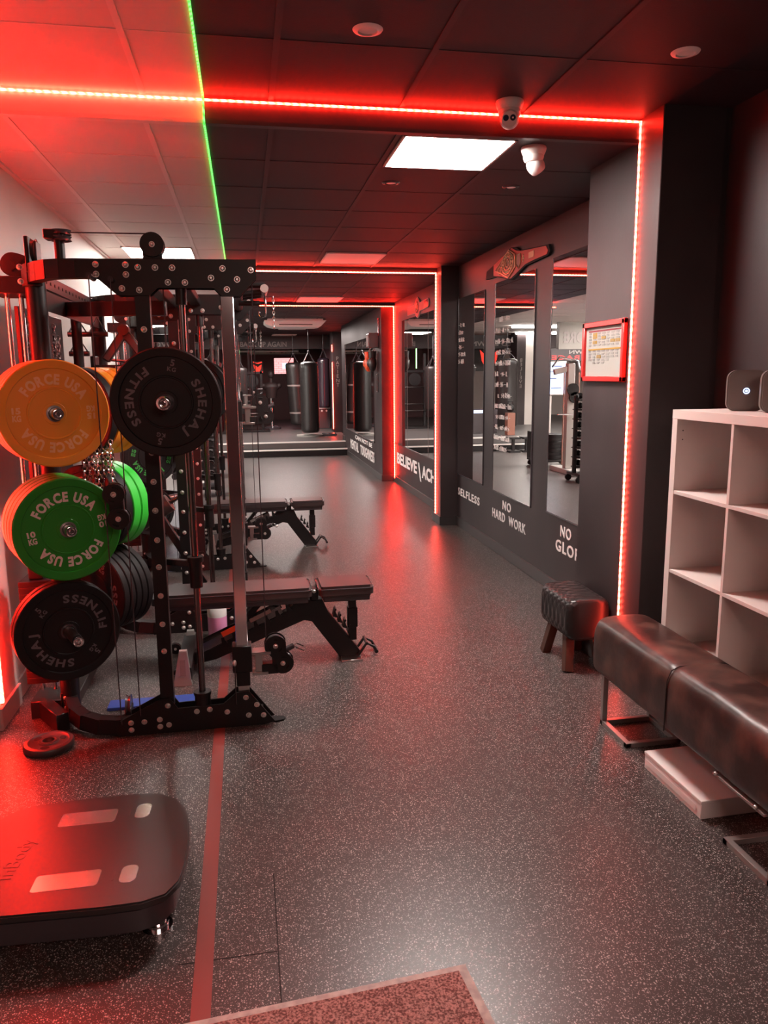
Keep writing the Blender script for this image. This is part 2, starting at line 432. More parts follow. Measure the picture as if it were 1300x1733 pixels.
# ceiling grid
gb = MB(); gw = MB()
for x in (0.17, 0.765, 1.36, 1.955):
    for (a, b, z) in ((-3, YB1, ZA), (YB1 + .035, YB2 - .02, ZB), (YB2 + .03, YB3 - .02, ZC), (YB3 + .03, 20.6, ZD)):
        if x > 1.9 and b > 3: continue
        gb.box(x - .012, x + .012, a, b, z - .005, z + .001)
for x in (-0.38, -0.965):
    for (a, b, z) in ((-3, YB1, ZA), (YB1 + .035, YB2 - .02, ZB)):
        gw.box(x - .012, x + .012, a, b, z - .005, z + .001)
gw.box(-1.22, -1.195, YB1 + .04, YB2, ZB - .012, ZB)
y = 3.13 - 0.6 * 9
while y < 20.4:
    if 3.2 < y < 3.8: y = 4.335
    for (a, b, z) in ((-3, YB1, ZA), (YB1 + .035, YB2 - .02, ZB), (YB2 + .03, YB3 - .02, ZC), (YB3 + .03, 20.6, ZD)):
        yy = y + (0.0 if z == ZA else -0.01)
        if a < yy < b:
            gb.box(G, 2.27, yy - .003, yy + .003, z - .002, z + .001)
            gw.box(-1.24 if a > 0 else -1.6, G, yy - .003, yy + .003, z - .002, z + .001)
    y += 0.595
struct('trim_11', gb, GRIDB); struct('trim_12', gw, GRIDW)
# floor joints
struct('trim_13', MB().box(0.030, 0.034, 1.2, 2.36, -0.001, 0.0008).box(-0.25, 0.03, 1.999, 2.002, -0.001, 0.0008), mat('floor_joint', (0.004, 0.004, 0.004), 0.8))

# ------------------------------------------------------------------ led strips
def strip(name, boxes, m, label, group):
    b = MB()
    for q in boxes: b.box(*q)
    return tag(b.obj(name, m, smooth=0), label, 'led strip', group)
GRP = 'red led strips on the walls and beams'
T = 0.005
strip('led_strip', [(-1.19, 1.95, YB1 - 0.016, YB1 - 0.008, ZA - 0.022, ZA - 0.014)], LEDR, 'red led strip running across the nearest ceiling beam', GRP)
strip('led_strip', [(1.945, 1.952, 3.71, 3.718, 0.11, ZA - 0.02)], LEDC, 'red led strip running down the column beside the framed timetable', GRP)
strip('led_strip', [(-1.199, -1.183, 3.698, 3.708, 0.13, ZA - 0.02)], LEDL, 'red led strip running down the left pilaster beside the weight rack', GRP)
strip('led_strip', [(-0.3, 2.07, YB2 - 0.032, YB2 - 0.024, ZC - 0.004, ZC + 0.006)], LEDF, 'red led strip across the ceiling beam above the pale unlit panel', GRP)
strip('led_strip', [(2.070, 2.077, 8.306, 8.314, 0.10, ZC)], LEDF, 'red led strip down the column left of the narrow mirrors', GRP)
strip('led_strip', [(-0.3, 2.25, YB3 - 0.012, YB3 - 0.002, ZD - 0.014, ZD - 0.003)], LEDR, 'red led strip across the ceiling just before the white air conditioner', GRP)
strip('led_strip', [(2.250, 2.262, 11.640, 11.650, 0.06, ZD)], LEDR, 'red led strip down the corner beside the red lit column', GRP)
strip('led_strip', [(2.105, 2.115, 18.68, 18.69, 0.36, 1.95), (2.105, 2.115, 18.68, 18.69, 2.2, 2.36)], LEDF, 'red led strip on the far column beside the punching bags', GRP)
g = MB()
g.box(G - .004, G + .004, -3, YB1 - .02, ZA - 0.008, ZA - 0.001).box(G - .004, G + .004, YB1 - .02, YB1 - .012, ZB - 0.02, ZA - .001)
g.box(G - .004, G + .004, YB1 - .02, YB1 + .04, ZB - 0.022, ZB - 0.014).box(G - .004, G + .004, YB1 + .04, YB2 - .03, ZB - 0.012, ZB - 0.004)
tag(g.obj('led_strip', LEDG, smooth=0), 'green led strip running along the edge between white and black ceiling', 'led strip')

# ------------------------------------------------------------------ ceiling fittings
def panel(x0, x1, y0, y1, z, m, label, group=None, frame=GRIDW):
    r = tag(empty('ceiling_panel_light', ((x0 + x1) / 2, (y0 + y1) / 2, z)), label, 'ceiling light', group)
    w = (x1 - x0) / 2; d = (y1 - y0) / 2
    MB().box(-w + .012, w - .012, -d + .012, d - .012, -0.008, -0.002).obj('diffuser', m, r, smooth=0)
    MB().box(-w, w, -d, -d + .012, -.012, 0).box(-w, w, d - .012, d, -.012, 0).box(-w, -w + .012, -d, d, -.012, 0).box(w - .012, w, -d, d, -.012, 0).obj('frame', frame, r, smooth=0)
    return r
panel(0.785, 1.345, 3.765, 4.325, ZB, PAN, 'bright white lit ceiling panel beside the dome camera')
panel(0.80, 1.36, 7.32, 8.0, ZB, PANOFF, 'large unlit ceiling panel just before the middle led beam')
panel(0.80, 1.40, 10.8, 11.55, ZC, PANOFF, 'unlit ceiling panel between the middle led beam and the air conditioner')
panel(0.80, 1.40, 17.0, 17.6, ZD, PANOFF, 'greyish unlit ceiling panel just beyond the air conditioner')
panel(0.75, 1.36, 19.7, 20.4, ZD, PANOFF, 'farthest unlit ceiling panel just before the lettered bulkhead')
panel(-1.0, -0.40, 7.2, 7.8, ZB, LAMP, 'lit panel in the white ceiling above the weight racks')
for x, y in ((-2.5, 12.2), (-3.2, 15.0), (-2.2, 17.2), (-3.3, 20.0), (-4.6, 17.5)):
    r = tag(empty('tube_light', (x, y, ZC + .02)), 'lit fluorescent tube fitting on the white side room ceiling', 'ceiling light', 'tube lights of the white side room')
    MB().box(-.62, .62, -.1, .1, -.05, -.02, 0.01).obj('diffuser', LAMP, r); MB().box(-.6, .6, -.05, .05, -.02, 0).obj('housing', WPL, r)

def downlight(x, y, z, m, label, lens=True):
    r = tag(empty('downlight', (x, y, z)), label, 'downlight')
    rx = Matrix.Rotation(PI / 2, 4, 'X')
    MB().lathe([(.055, 0), (.052, .004), (.036, .008), (.034, .002), (.0, .002)], Matrix.Rotation(-PI / 2, 4, 'X'), 28).obj('bezel', m, r)
    MB().lathe([(.028, .0035), (.0, .0035)], Matrix.Rotation(-PI / 2, 4, 'X'), 20).obj('lamp', PANOFF, r)
downlight(0.486, 2.955, ZA, WPL, 'white recessed downlight left of centre near the top edge')
downlight(1.725, 2.96, ZA, WPL, 'white recessed downlight in the ceiling above the right column')
BLKFIT = mat('black_fitting', (0.05, 0.04, 0.045), 0.25)
downlight(0.90, 4.70, ZB, BLKFIT, 'black round ceiling fitting behind the left corner of the lit panel')
downlight(1.64, 4.70, ZB, BLKFIT, 'black round ceiling fitting right of the lit panel')

def dome_cam(x, y, z, rz, tilt, label):
    r = tag(empty('dome_camera', (x, y, z), rz), label, 'camera')
    fl = Matrix.Rotation(-PI / 2, 4, 'X')
    CW = mat('camera_white_plastic', (0.55, 0.50, 0.48), 0.4)
    MB().lathe([(0, 0), (.062, 0), (.064, .008), (.060, .022), (.052, .038), (.0, .038)], fl, 36).obj('base', CW, r)
    MB().lathe([(.050, .034), (.051, .046), (.047, .062), (.040, .070), (0, .070)], fl, 36).obj('collar', CW, r)
    M = Matrix.Translation((0, -0.010, -.078)) @ Matrix.Rotation(tilt, 4, 'X')
    MB().lathe([(0, .038), (.022, .036), (.038, .020), (.044, .0), (.043, -.018), (.039, -.034), (.034, -.042), (.0, -.042)], M, 36).obj('eyeball', CW, r)
    lm = mat('camera_glass', (0.02, 0.03, 0.06), 0.08)
    for sx, nm in ((-.0155, 'lens'), (.0155, 'infrared_window')):
        MB().lathe([(0, -.0445), (.0115, -.0440), (.0135, -.041), (0, -.041)], M @ Matrix.Translation((sx, 0, .006)), 24).obj(nm, lm, r)
    MB().lathe([(0, -.0455), (.004, -.045), (.004, -.041), (0, -.041)], M @ Matrix.Translation((.0155, 0, .006)), 12).obj('lens_glint', LETW, r)
dome_cam(1.235, 3.58, ZA, -0.33, 0.30, 'white dome camera on the front ceiling with two dark lenses')
dome_cam(1.475, 3.90, ZB, 1.9, 0.8, 'white dome camera turned away beside the lit ceiling panel')

# air conditioner
r = tag(empty('air_conditioner', (0.97, 14.3, ZD)), 'white ceiling air conditioner with tapered ends lit red', 'air conditioner')
MB().prism([(-.56, -.03), (.56, -.03), (.46, -.13), (.38, -.145), (-.40, -.145), (-.50, -.12), (-.56, -.075)], 0, .65, 'y', .006).obj('casing', WPL, r)
MB().box(-.50, .50, .03, .62, -.03, .0).obj('mounting_plate', WPL, r, smooth=0)
MB().box(-.3, .3, -.004, .002, -.115, -.10).obj('air_outlet', SKIRT, r, smooth=0)

# ------------------------------------------------------------------ mirrors on the right wall
def mirror(y0, y1, z0, z1, x, label, group=None, splits=()):
    r = tag(empty('wall_mirror', (x, (y0 + y1) / 2, z0)), label, 'mirror', group)
    h = z1 - z0; w = (y1 - y0) / 2
    MB().box(-.006, 0, -w, w, 0, h).obj('mirror_glass', MIR, r, smooth=0)
    e = MB().box(-.009, 0.001, -w - .008, -w, -.006, h).box(-.009, .001, w, w + .008, -.006, h).box(-.009, .001, -w - .008, w + .008, -.01, 0)
    e.obj('edge_trim', BLKFIT, r, smooth=0)
    for sy in splits: MB().box(-.008, -.0055, sy - (y0 + y1) / 2 - .004, sy - (y0 + y1) / 2 + .004, 0, h).obj('joint', LETG, r, smooth=0)
    return r
mirror(4.4, 5.53, 0.60, 2.475, 2.269, 'tall mirror cut off by the timetable column, showing the cable machine')
mirror(5.88, 6.85, 0.575, 2.445, 2.269, 'tall mirror under the big championship belt with handwriting down its left side')
mirror(7.17, 8.07, 0.58, 2.425, 2.269, 'narrow tall mirror above the word selfless')
mirror(8.6, 11.05, 0.61, 2.40, 2.269, 'wide mirror beyond the middle column reflecting hanging punching bags', splits=(9.45, 10.7))
mirror(12.45, 16.0, 0.55, 2.26, 2.079, 'far wide mirror reflecting one black punching bag', splits=(15.9,))

# handwriting strokes in white marker on two mirrors
def scribble(name, y0, y1, ztop, rows, dz, x, label, seed):
    rnd = random.Random(seed); b = MB()
    for i in range(rows):
        z = ztop - i * dz; yy = y1; lim = y1 - (y1 - y0) * rnd.uniform(0.7, 1.0)
        while yy > lim:
            if rnd.random() < .15: yy -= .03; continue
            w = rnd.uniform(.016, .026); h = rnd.uniform(.03, .045); k = rnd.randint(0, 4)
            S = [[(0, 1), (0, 0), (1, 0)], [(0, 0), (0, 1), (.9, .7), (0, .5), (1, 0)], [(1, 1), (0, .8), (1, .3), (0, 0)], [(0, 0), (.5, 1), (1, 0), (.8, .4), (.2, .4)], [(0, .5), (1, .5)]][k]
            b.tube([(x, yy - w * u, z + h * v) for u, v in S], .0019, 4); yy -= w + .010
    return tag(b.obj(name, LETW, smooth=0), label, 'handwriting')
scribble('marker_handwriting', 6.36, 6.82, 2.10, 13, 0.095, 2.260, 'white marker handwriting listed down the mirror under the belt', 3)
scribble('marker_handwriting', 7.80, 8.05, 2.13, 6, 0.075, 2.260, 'white marker handwriting on the left of the narrow mirror', 5)

# wall words
def rw(txt, ya, za, yb, zb, h, m, label, bold=.02, x=2.268, **k):
    return wall_text('wall_lettering', txt, (x, ya, za), (x, yb, zb), h, m, label, bold=bold, **k)
rw('SELFLESS', 8.06, .347, 7.27, .347, .082, LETW, 'white word selfless under the narrow mirror', space=1.18)
rw('NO', 6.57, .435, 6.35, .435, .082, LETW, 'small white word no above the words hard work', space=1.18)
rw('HARD  WORK', 6.86, .318, 5.98, .318, .085, LETW, 'white words hard work under the mirror with the belt', space=1.18)
rw('NO', 5.26, .455, 5.07, .455, .085, LETW, 'white word no above the cut off word glory', space=1.18)
rw('GLORY', 5.34, .335, 4.80, .335, .088, LETW, 'white word glory partly hidden behind the timetable column', space=1.18)
rw('BELIEVE', 11.5, .31, 10.12, .31, .17, LETW, 'tall white word believe beyond the middle column', bold=.035)
rw('\\', 10.05, .24, 9.85, .24, .24, LETW, 'white slash between believe and achieve')
rw('ACHIEVE', 9.82, .30, 8.45, .30, .17, LETW, 'tall white word achieve cut off by the middle column', bold=.035)
rw('CAN NOT BE', 14.7, .435, 12.7, .435, .075, LETW, 'small white words above mental toughness', x=2.078)
rw('MENTAL', 15.4, .20, 14.3, .20, .18, LETW, 'white word mental under the far mirror', x=2.078, bold=.02, space=1.15)
rw('TOUGHNESS', 14.05, .20, 12.5, .20, .18, LETW, 'white word toughness under the far mirror', x=2.078, bold=.02, space=1.15)
# vertical words on far column
b = MB()
for i, c in enumerate('PATIENT'):
    me, x0, x1 = glyph(c, .01)
    b.mesh(me, Matrix.Translation((0, 0, -i * .105)) @ Matrix.Rotation(PI / 2, 4, 'X') @ Matrix.Diagonal((.12, .12, .1, 1)) @ Matrix.Translation((-(x0 + x1) / 2, 0, 0)))
tag(b.obj('wall_lettering', LETG, loc=(2.24, 18.695, 2.0), smooth=0), 'grey word patient running down the far column', 'lettering')
wall_text('wall_lettering', 'BACK UP AGAIN', (-0.05, 20.592, 2.385), (1.14, 20.592, 2.385), .13, LETG, 'grey words back up again on the far bulkhead', normal=(0, -1, 0))
wall_text('wall_lettering', 'KNOCKED DOWN', (-3.6, 20.592, 2.385), (-1.6, 20.592, 2.385), .13, LETG, 'grey words on the far bulkhead of the side room', normal=(0, -1, 0))
# second sign panel behind
r = tag(empty('hanging_sign_board', (0.55, 23.0, 2.24)), 'dark sign board with red letters and pale blocks above the tv', 'sign')
MB().box(-1.0, 1.4, 0, .05, 0, .30).obj('board', BLACKW, r, smooth=0)
for hx_ in (-.9, 1.3): MB().box(hx_ - .01, hx_ + .01, .01, .03, .29, ZD - 2.24 + .01).obj('hanger', BLKFIT, r, smooth=0)
wall_text('red_lettering', 'BALL', (-.72, -.003, .17), (-.3, -.003, .17), .10, LETR, None, normal=(0, -1, 0), parent=r)
MB().box(-.35, 1.3, -.012, -.002, .02, .045).box(-.35, .15, -.012, -.002, .05, .09).obj('pale_strip', PAPER, r, smooth=0)
wall_text('pale_lettering', 'TIMATE TILL SUPPEL', (-.3, -.003, .05), (1.1, -.003, .05), .08, PAPER, None, normal=(0, -1, 0), parent=r, bold=.05)
wall_text('wall_lettering', 'UNRISTE', (-1.217, 7.75, 2.47), (-1.217, 8.75, 2.47), .17, mat('dim_grey_letter', (.25, .22, .2), .6), 'grey letters high on the cream left wall', normal=(1, 0, 0))

# championship belts
def plate(pts, x0, x1, m, name, parent, bev=0.0): return MB().prism(pts, x0, x1, 'x', bev).obj(name, m, parent)
ox, oy, oz = 2.268, 6.35, 2.55
def sh(p): return [(a - oy, b - oz) for a, b in p]
r = tag(empty('championship_belt_sign', (ox, oy, oz)), 'large red and gold championship belt cut-out on the wall above the mirrors', 'wall sign')
plate(sh([(7.101,2.503),(7.077,2.573),(6.864,2.605),(6.408,2.686),(6.292,2.666),(6.206,2.632),(5.593,2.582),(5.561,2.528),(5.599,2.504),(6.062,2.491),(6.392,2.420),(6.452,2.432),(6.800,2.495)]), -.02, 0, mat('matt_black_print', (.012, .010, .011), .7, spec=.2), 'backing', r)
rd = plate(sh([(6.859,2.510),(6.858,2.602),(6.392,2.677),(6.276,2.640),(6.178,2.621),(5.638,2.577),(5.596,2.541),(5.616,2.515),(5.859,2.512),(6.063,2.504),(6.393,2.434),(6.482,2.443),(6.638,2.478)]), -.024, -.018, BELTR, 'red_strap', r)
hx = plate(sh([(6.786,2.542),(6.599,2.611),(6.436,2.669),(6.296,2.615),(6.282,2.511),(6.438,2.445),(6.592,2.493)]), -.030, -.024, mat('dark_gold_print', (.25, .08, .05), .45), 'centre_plate', r)
b = MB(); cy, cz = 6.459 - oy, 2.563 - oz
for rr, zr, tr in ((.14, .085, .008), (.085, .055, .007), (.04, .028, .006)):
    b.tube([(-.032, cy + rr * math.cos(a), cz + zr * math.sin(a)) for a in [2 * PI * k / 24 for k in range(24)]], tr, 6, closed=True)
for k in range(16):
    a = 2 * PI * k / 16; b.ball((-.031, cy + .11 * math.cos(a), cz + .07 * math.sin(a)), .012, 8)
for k in range(10):
    a = 2 * PI * k / 10; b.ball((-.031, 6.66 - oy + .04 * math.cos(a), 2.532 - oz + .03 * math.sin(a)), .009, 6)
b.tube([(-.03, 6.786 - oy, 2.542 - oz), (-.03, 6.6 - oy, 2.611 - oz), (-.03, 6.436 - oy, 2.669 - oz), (-.03, 6.296 - oy, 2.615 - oz), (-.03, 6.282 - oy, 2.511 - oz), (-.03, 6.438 - oy, 2.445 - oz), (-.03, 6.59 - oy, 2.49 - oz)], .007, 6, closed=True)
b.obj('gold_relief', GOLD, r)
plate(sh([(6.255,2.60),(6.16,2.60),(6.16,2.53),(6.20,2.49),(6.255,2.53)]), -.028, -.024, mat('dark_gold_print', (0, 0, 0)), 'side_plate', r)
MB().tube([(-.03, q[0] - oy, q[1] - oz) for q in [(6.255,2.60),(6.16,2.60),(6.16,2.53),(6.20,2.49),(6.255,2.53)]], .004, 6, closed=True).obj('side_plate_rim', GOLD, r)
b = MB()
for dy, dz in ((0, .02), (0, -.02), (.012, 0), (-.012, 0)): b.ball((-.025, 6.11 - oy + dy, 2.557 - oz + dz), .012, 8, (.4, 1, 1))
b.box(-.027, -.024, 5.87 - oy, 5.985 - oy, 2.535 - oz, 2.582 - oz, .001).obj('pale_emblem', GOLD, r)
oy, oz = 10.0, 2.50
r = tag(empty('championship_belt_sign', (2.268, oy, oz)), 'smaller flat red championship belt cut-out on the wall past the middle column', 'wall sign')
O2 = [(10.665,2.550),(10.198,2.548),(10.12,2.61),(10.025,2.632),(9.95,2.61),(9.877,2.555),(9.440,2.565),(9.390,2.526),(9.39,2.48),(9.439,2.455),(9.878,2.445),(9.95,2.39),(10.027,2.368),(10.10,2.39),(10.179,2.436),(10.646,2.442)]
plate(sh(O2), -.012, 0, mat('pale_belt_edge', (.5, .35, .33), .5), 'backing', r)
plate([(a * .97, b_ * .92) for a, b_ in sh(O2)], -.016, -.012, BELTR, 'red_face', r)
plate(sh([(9.62,2.548),(9.44,2.552),(9.405,2.52),(9.405,2.482),(9.44,2.465),(9.62,2.462)]), -.018, -.016, BLKFIT, 'black_tip', r)
MB().lathe([(0, 0), (.075, 0), (.075, .004), (0, .004)], Matrix.Translation((-.021, .025, .005)) @ Matrix.Rotation(-PI / 2, 4, 'Z'), 24).obj('centre_disc', BLKFIT, r)
MB().tube([(-.022, .025 + .045 * math.cos(a), .005 + .045 * math.sin(a)) for a in [2 * PI * k / 20 for k in range(20)]], .005, 6, closed=True).obj('disc_ring', GOLD, r)

# framed timetable
r = tag(empty('framed_timetable', (1.953, 4.01, 1.60)), 'red framed paper timetable on the black column', 'framed notice')
w, h = .25, .325
b = MB()
for q in ((-w, -w + .028, 0, h), (w - .028, w, 0, h), (-w, w, 0, .028), (-w, w, h - .028, h)): b.box(-.022, 0, q[0], q[1], q[2], q[3], .003)
b.obj('frame', REDP, r)
MB().box(-.006, -.001, -w + .02, w - .02, .02, h - .02).obj('paper', PAPER, r, smooth=0)
def cellbox(mb, u0, u1, v0, v1, d=.0072):   # u 0..1 left to right as read, v 0..1 up
    Y = lambda u: (w - .028) - u * (2 * w - .056); Z = lambda v: .028 + v * (h - .056)
    mb.box(-d, -.0055, Y(u1), Y(u0), Z(v0), Z(v1))
b = MB(); cellbox(b, .07, .94, .905, .935); b.obj('header_band', CRIMP, r, smooth=0)
b = MB(); cellbox(b, .07, .94, .535, .565)
for u, v in ((.19, .83), (.19, .77), (.19, .665), (.43, .75), (.67, .675), (.80, .675), (.31, .37)): cellbox(b, u, u + .115, v, v + .06)
b.obj('amber_block', ORANGEP, r, smooth=0)
b = MB()
for i in range(7):
    for k in range(13):
        v = .86 - k * .06
        if .50 < v < .60 or (k > 8 and i > 4) or (k > 10) or (k > 9 and i not in (1, 2, 3)): continue
        for l in range(2): cellbox(b, .08 + i * .122, .08 + i * .122 + random.uniform(.06, .095), v + l * .022, v + l * .022 + .008, .0078)
b.obj('timetable_print', INK, r, smooth=0)

# small wall items on the far section
r = tag(empty('wall_speaker', (2.078, 12.05, 2.06)), 'black box speaker on the far wall above the gloves', 'speaker')
MB().box(-.16, 0, -.12, .12, 0, .22, .006).obj('cabinet', BLKFIT, r); MB().box(-.14, -.02, .121, .124, .02, .2).box(-.165, -.16, -.1, .1, .02, .2).obj('grille', LETG, r, smooth=0)
for dx, m_, lab in ((0, ORG, 'orange boxing glove hanging under the wall speaker'), (.0, BLEATH, 'black boxing glove hanging behind the orange glove')):
    yy = 12.5 if m_ is ORG else 12.1
    r = tag(empty('boxing_glove', (2.0, yy, 1.80)), lab, 'boxing glove')
    MB().ball((0, 0, .02), .085, 16, (.8, 1.0, 1.5)).ball((-.05, .05, .03), .04, 12, (.8, .9, 1.6)).obj('mitt', m_, r)
    MB().cyl((0, 0, .1), (0, 0, .21), .055, 16, .065).obj('cuff', m_, r)
    MB().cyl((0, 0, .21), (0.06, 0, .30), .006, 6).obj('lace', LETW, r)
for (yy, z0, z1, lab) in ((11.95, 2.24, 2.50, 'small red outlined sign high on the far column'), (12.1, 1.38, 1.66, 'narrow pale outlined frame on the far column')):
    r = tag(empty('small_wall_sign', (2.078, yy, z0)), lab, 'sign')
    hh = z1 - z0
    MB().box(-.01, 0, -.06, .06, 0, hh).obj('sign_face', BLKFIT, r, smooth=0)
    MB().box(-.013, -.01, -.06, -.05, 0, hh).box(-.013, -.01, .05, .06, 0, hh).box(-.013, -.01, -.06, .06, 0, .012).box(-.013, -.01, -.06, .06, hh - .012, hh).obj('outline', LETR if z0 > 2 else LETG, r, smooth=0)

# ================================================================== FURNITURE, RIGHT
# cube shelf
r = tag(empty('cube_shelf', (1.90, 3.20, 0)), 'white open cube shelf unit against the right wall', 'shelf unit')
L, D, Hh = 1.65, .385, 1.482
MB().box(0, D, -.04, 0, 0, Hh - .04, .001).obj('side_panel', WHITE, r)
MB().box(0, D, -L, -L + .04, 0, Hh - .04, .001).obj('side_panel', WHITE, r)
MB().box(-.001, D, -L, 0.0, Hh - .04, Hh, .001).obj('top_panel', WHITE, r)
MB().box(0, D, -L + .04, -.04, 0, .04, .001).obj('bottom_panel', WHITE, r)
for k in range(1, 4): MB().box(.002, D - .004, -L + .04, -.04, k * .366 + .006, k * .366 + .022, .0008).obj('shelf_board', WHITE, r)
for k in range(1, 4):
    b = MB()
    for j in range(4): b.box(.001, D - .005, -.04 - k * .392 - .016, -.04 - k * .392, (.04 if j == 0 else j * .366 + .022), (j + 1) * .366 + .006 if j < 3 else Hh - .04)
    b.obj('divider', WHITE, r, smooth=0)
MB().cyl((.03, -.0402, 1.39), (.03, -.042, 1.39), .003, 8).cyl((.03, -.0402, 1.35), (.03, -.042, 1.35), .003, 8).obj('shelf_pin_hole', SKIRT, r)
# routers
ROUT = mat('taupe_router_plastic', (0.13, 0.105, 0.095), 0.4)
ri = mat('router_ring', (.3, .4, .6), .3, emit=(.45, .6, 1.0), es=1.3)
for i, (x, y, lab) in enumerate(((2.10, 2.98, 'taupe rounded wifi router with a lit ring on top of the white shelf'), (2.13, 2.80, 'second taupe router on the white shelf, at the very right edge'))):
    r = tag(empty('wifi_router', (x, y, Hh), -0.45), lab, 'router')
    b = MB()
    b.prism([(a + q * 0.0, q + .086) for a, q in rrect(.150, .172, .036, 6)], -.022, .022, 'y', .006)
    b.obj('casing', ROUT, r)
    MB().lathe([(.009, 0), (.013, -.002), (.013, 0)], Matrix.Translation((0, -.0225, .085)), 20).lathe([(0, -.002), (.005, -.002), (.005, 0)], Matrix.Translation((0, -.0225, .085)), 12).obj('lit_ring', ri, r)

# long leather bench
r = tag(empty('leather_bench', (1.745, 2.62, 0)), 'long worn brown leather bench on steel loop legs', 'bench')
def bench_seat():
    b = bmesh.new(); 
    W, L2, z0, z1 = .15, .665, .235, .515
    sec = [(-W, z0 + .02), (-W + .012, z0), (W - .012, z0), (W, z0 + .02), (W, z1 - .065), (W - .02, z1 - .022), (W - .055, z1 - .004), (0.03, z1), (-W + .06, z1 - .002), (-W + .022, z1 - .018), (-W + .004, z1 - .06), (-W, z1 - .10)]
    N_ = 60; rings = []
    for i in range(N_ + 1):
        t = -L2 + 2 * L2 * i / N_
        e = max(0, (abs(t) - (L2 - .05)) / .05); k = math.sqrt(max(0, 1 - e * e * .75)); 
        seam = min(abs(t - .0), abs(t + .0))
        dip = .006 * math.exp(-(seam / .012) ** 2)
        wob = .002 * math.sin(t * 17) + .0008 * math.sin(t * 47 + 1)
        rings.append([b.verts.new((x * (1 - .05 * (1 - k)) + (wob if x < 0 else -wob) * .6, t, (z0 + (z1 - z0) * .5) + (z - (z0 + (z1 - z0) * .5)) * (.86 + .14 * k) - (dip if z > z1 - .08 else 0) + (wob * .6 if z > z1 - .1 else 0))) for x, z in sec])
    n = len(sec)
    for A, B in zip(rings, rings[1:]):
        for k in range(n): b.faces.new((A[k], A[(k + 1) % n], B[(k + 1) % n], B[k]))
    b.faces.new(rings[0][::-1]); b.faces.new(rings[-1])
    q = MB(); q._merge(b); return q
s = bench_seat().obj('leather_seat', LEATH, r, smooth=60)
md = s.modifiers.new('sub', 'SUBSURF'); md.levels = 1; md.render_levels = 2
W = .1505
b = MB(); b.tube([(-W - .001, 0.0, .24), (-W - .001, .0, .40), (-W + .001, .0, .45), (-W + .018, 0, .492), (-W + .05, 0, .506), (.03, 0, .508), (W - .05, 0, .505), (W - .01, 0, .48), (W, 0, .40), (W, 0, .24)], .0022, 6)
b.obj('seam', mat('dark_seam', (.008, .004, .004), .5), r)
for ys, nm in ((.45, 'loop_leg'), (-.52, 'loop_leg')):
    b = MB(); t = .022
    y0, y1 = ys - .13, ys + .13
    for x in (-.135, .105):
        b.box(x, x + .024, y0, y1, 0, t, .001)
    b.box(-.135, .129, y0, y0 + .024, 0, t - .0005, .001).box(-.135, .129, y1 - .024, y1, 0, t - .0005, .001)
    yb = y1 if ys > 0 else y0 + .024
    b.box(-.135, -.111, yb - .024, yb, t, .25, .001).box(.105, .129, yb - .024, yb, t, .25, .001)
    b.obj(nm, BENCHM, r)
b = MB().box(-.145, -.12, -.6, -.32, .226, .236, .001).box(-.1, .1, -.6, .6, .222, .236); b.obj('seat_bracket', BENCHM, r)
for q in (-.34, -.56): MB().ball((-.147, q, .24), .007, 8).obj('bolt', BOLT, r)

# quilted stool
r = tag(empty('quilted_stool', (1.822, 4.0, 0)), 'small quilted black leather stool on splayed wooden legs', 'stool')
bmq = bmesh.new()
W, L2, z0, z1 = .125, .205, .185, .425
def sq(a, e): return math.copysign(abs(a) ** e, a)
NU, NV = 72, 64; rings = []
for j in range(NV + 1):
    t = -L2 + 2 * L2 * j / NV
    e = max(0, (abs(t) - (L2 - .035)) / .035); k = math.sqrt(max(0.0, 1 - e * e)); k = .80 + .2 * k
    ring = []
    for i in range(NU):
        a = 2 * PI * i / NU
        x = W * sq(math.cos(a), .45); z = (z1 - z0) / 2 * sq(math.sin(a), .45)
        s_ = a / (2 * PI) * .74
        u = (s_ + t) / .058; v = (s_ - t) / .058
        q = min(abs(u - round(u)), abs(v - round(v)))
        off = -.006 * math.exp(-(q / .07) ** 2) + .003
        L_ = math.hypot(x, z)
        ring.append(bmq.verts.new((x * k * (1 + off / L_), t, (z0 + z1) / 2 + z * k * (1 + off / L_))))
    rings.append(ring)
for A, B in zip(rings, rings[1:]):
    for i in range(NU): bmq.faces.new((A[i], A[(i + 1) % NU], B[(i + 1) % NU], B[i]))
bmq.faces.new(rings[0][::-1]); bmq.faces.new(rings[-1])
q = MB(); q._merge(bmq); q.obj('padded_seat', BLEATH, r, smooth=50)
for sx in (-1, 1):
    for sy in (-1, 1):
        MB().beam((sx * .075, sy * .105, .20), (sx * .10, sy * .165, .0), .05, .05, .003, up=(0, 1, 0)).obj('leg', WOOD, r)
# flat box
r = tag(empty('flat_box', (1.735, 2.575, 0), 0.02), 'flat pinkish white cardboard box on the floor under the leather bench', 'box')
MB().box(-.125, .125, -.20, .20, 0, .068, .002).obj('carton', WPL, r); MB().box(-.127, .127, -.202, .202, .062, .075, .002).obj('lid', WPL, r)
MB().box(-.1275, -.1268, -.17, .19, .02, .045).obj('side_label', LETW, r, smooth=0)

# door mat
r = tag(empty('door_mat', (0.2, 1.5, 0)), 'red brown pile mat with a pale worn border at the bottom edge', 'mat')
o_ = [(-.42, .285), (.35, .345), (.42, -.4), (-.6, -.5)]
i_ = [(-.42, .262), (.325, .320), (.392, -.4), (-.6, -.5)]
MB().prism(o_, 0.0002, .005, 'z').obj('border', mottle(mat('worn_pale_border', (.4, .36, .33), .7), (.35, .31, .29), (.5, .46, .42), 30), r, smooth=0)
MB().prism(i_, 0.001, .009, 'z').obj('pile', CARPET, r, smooth=0)
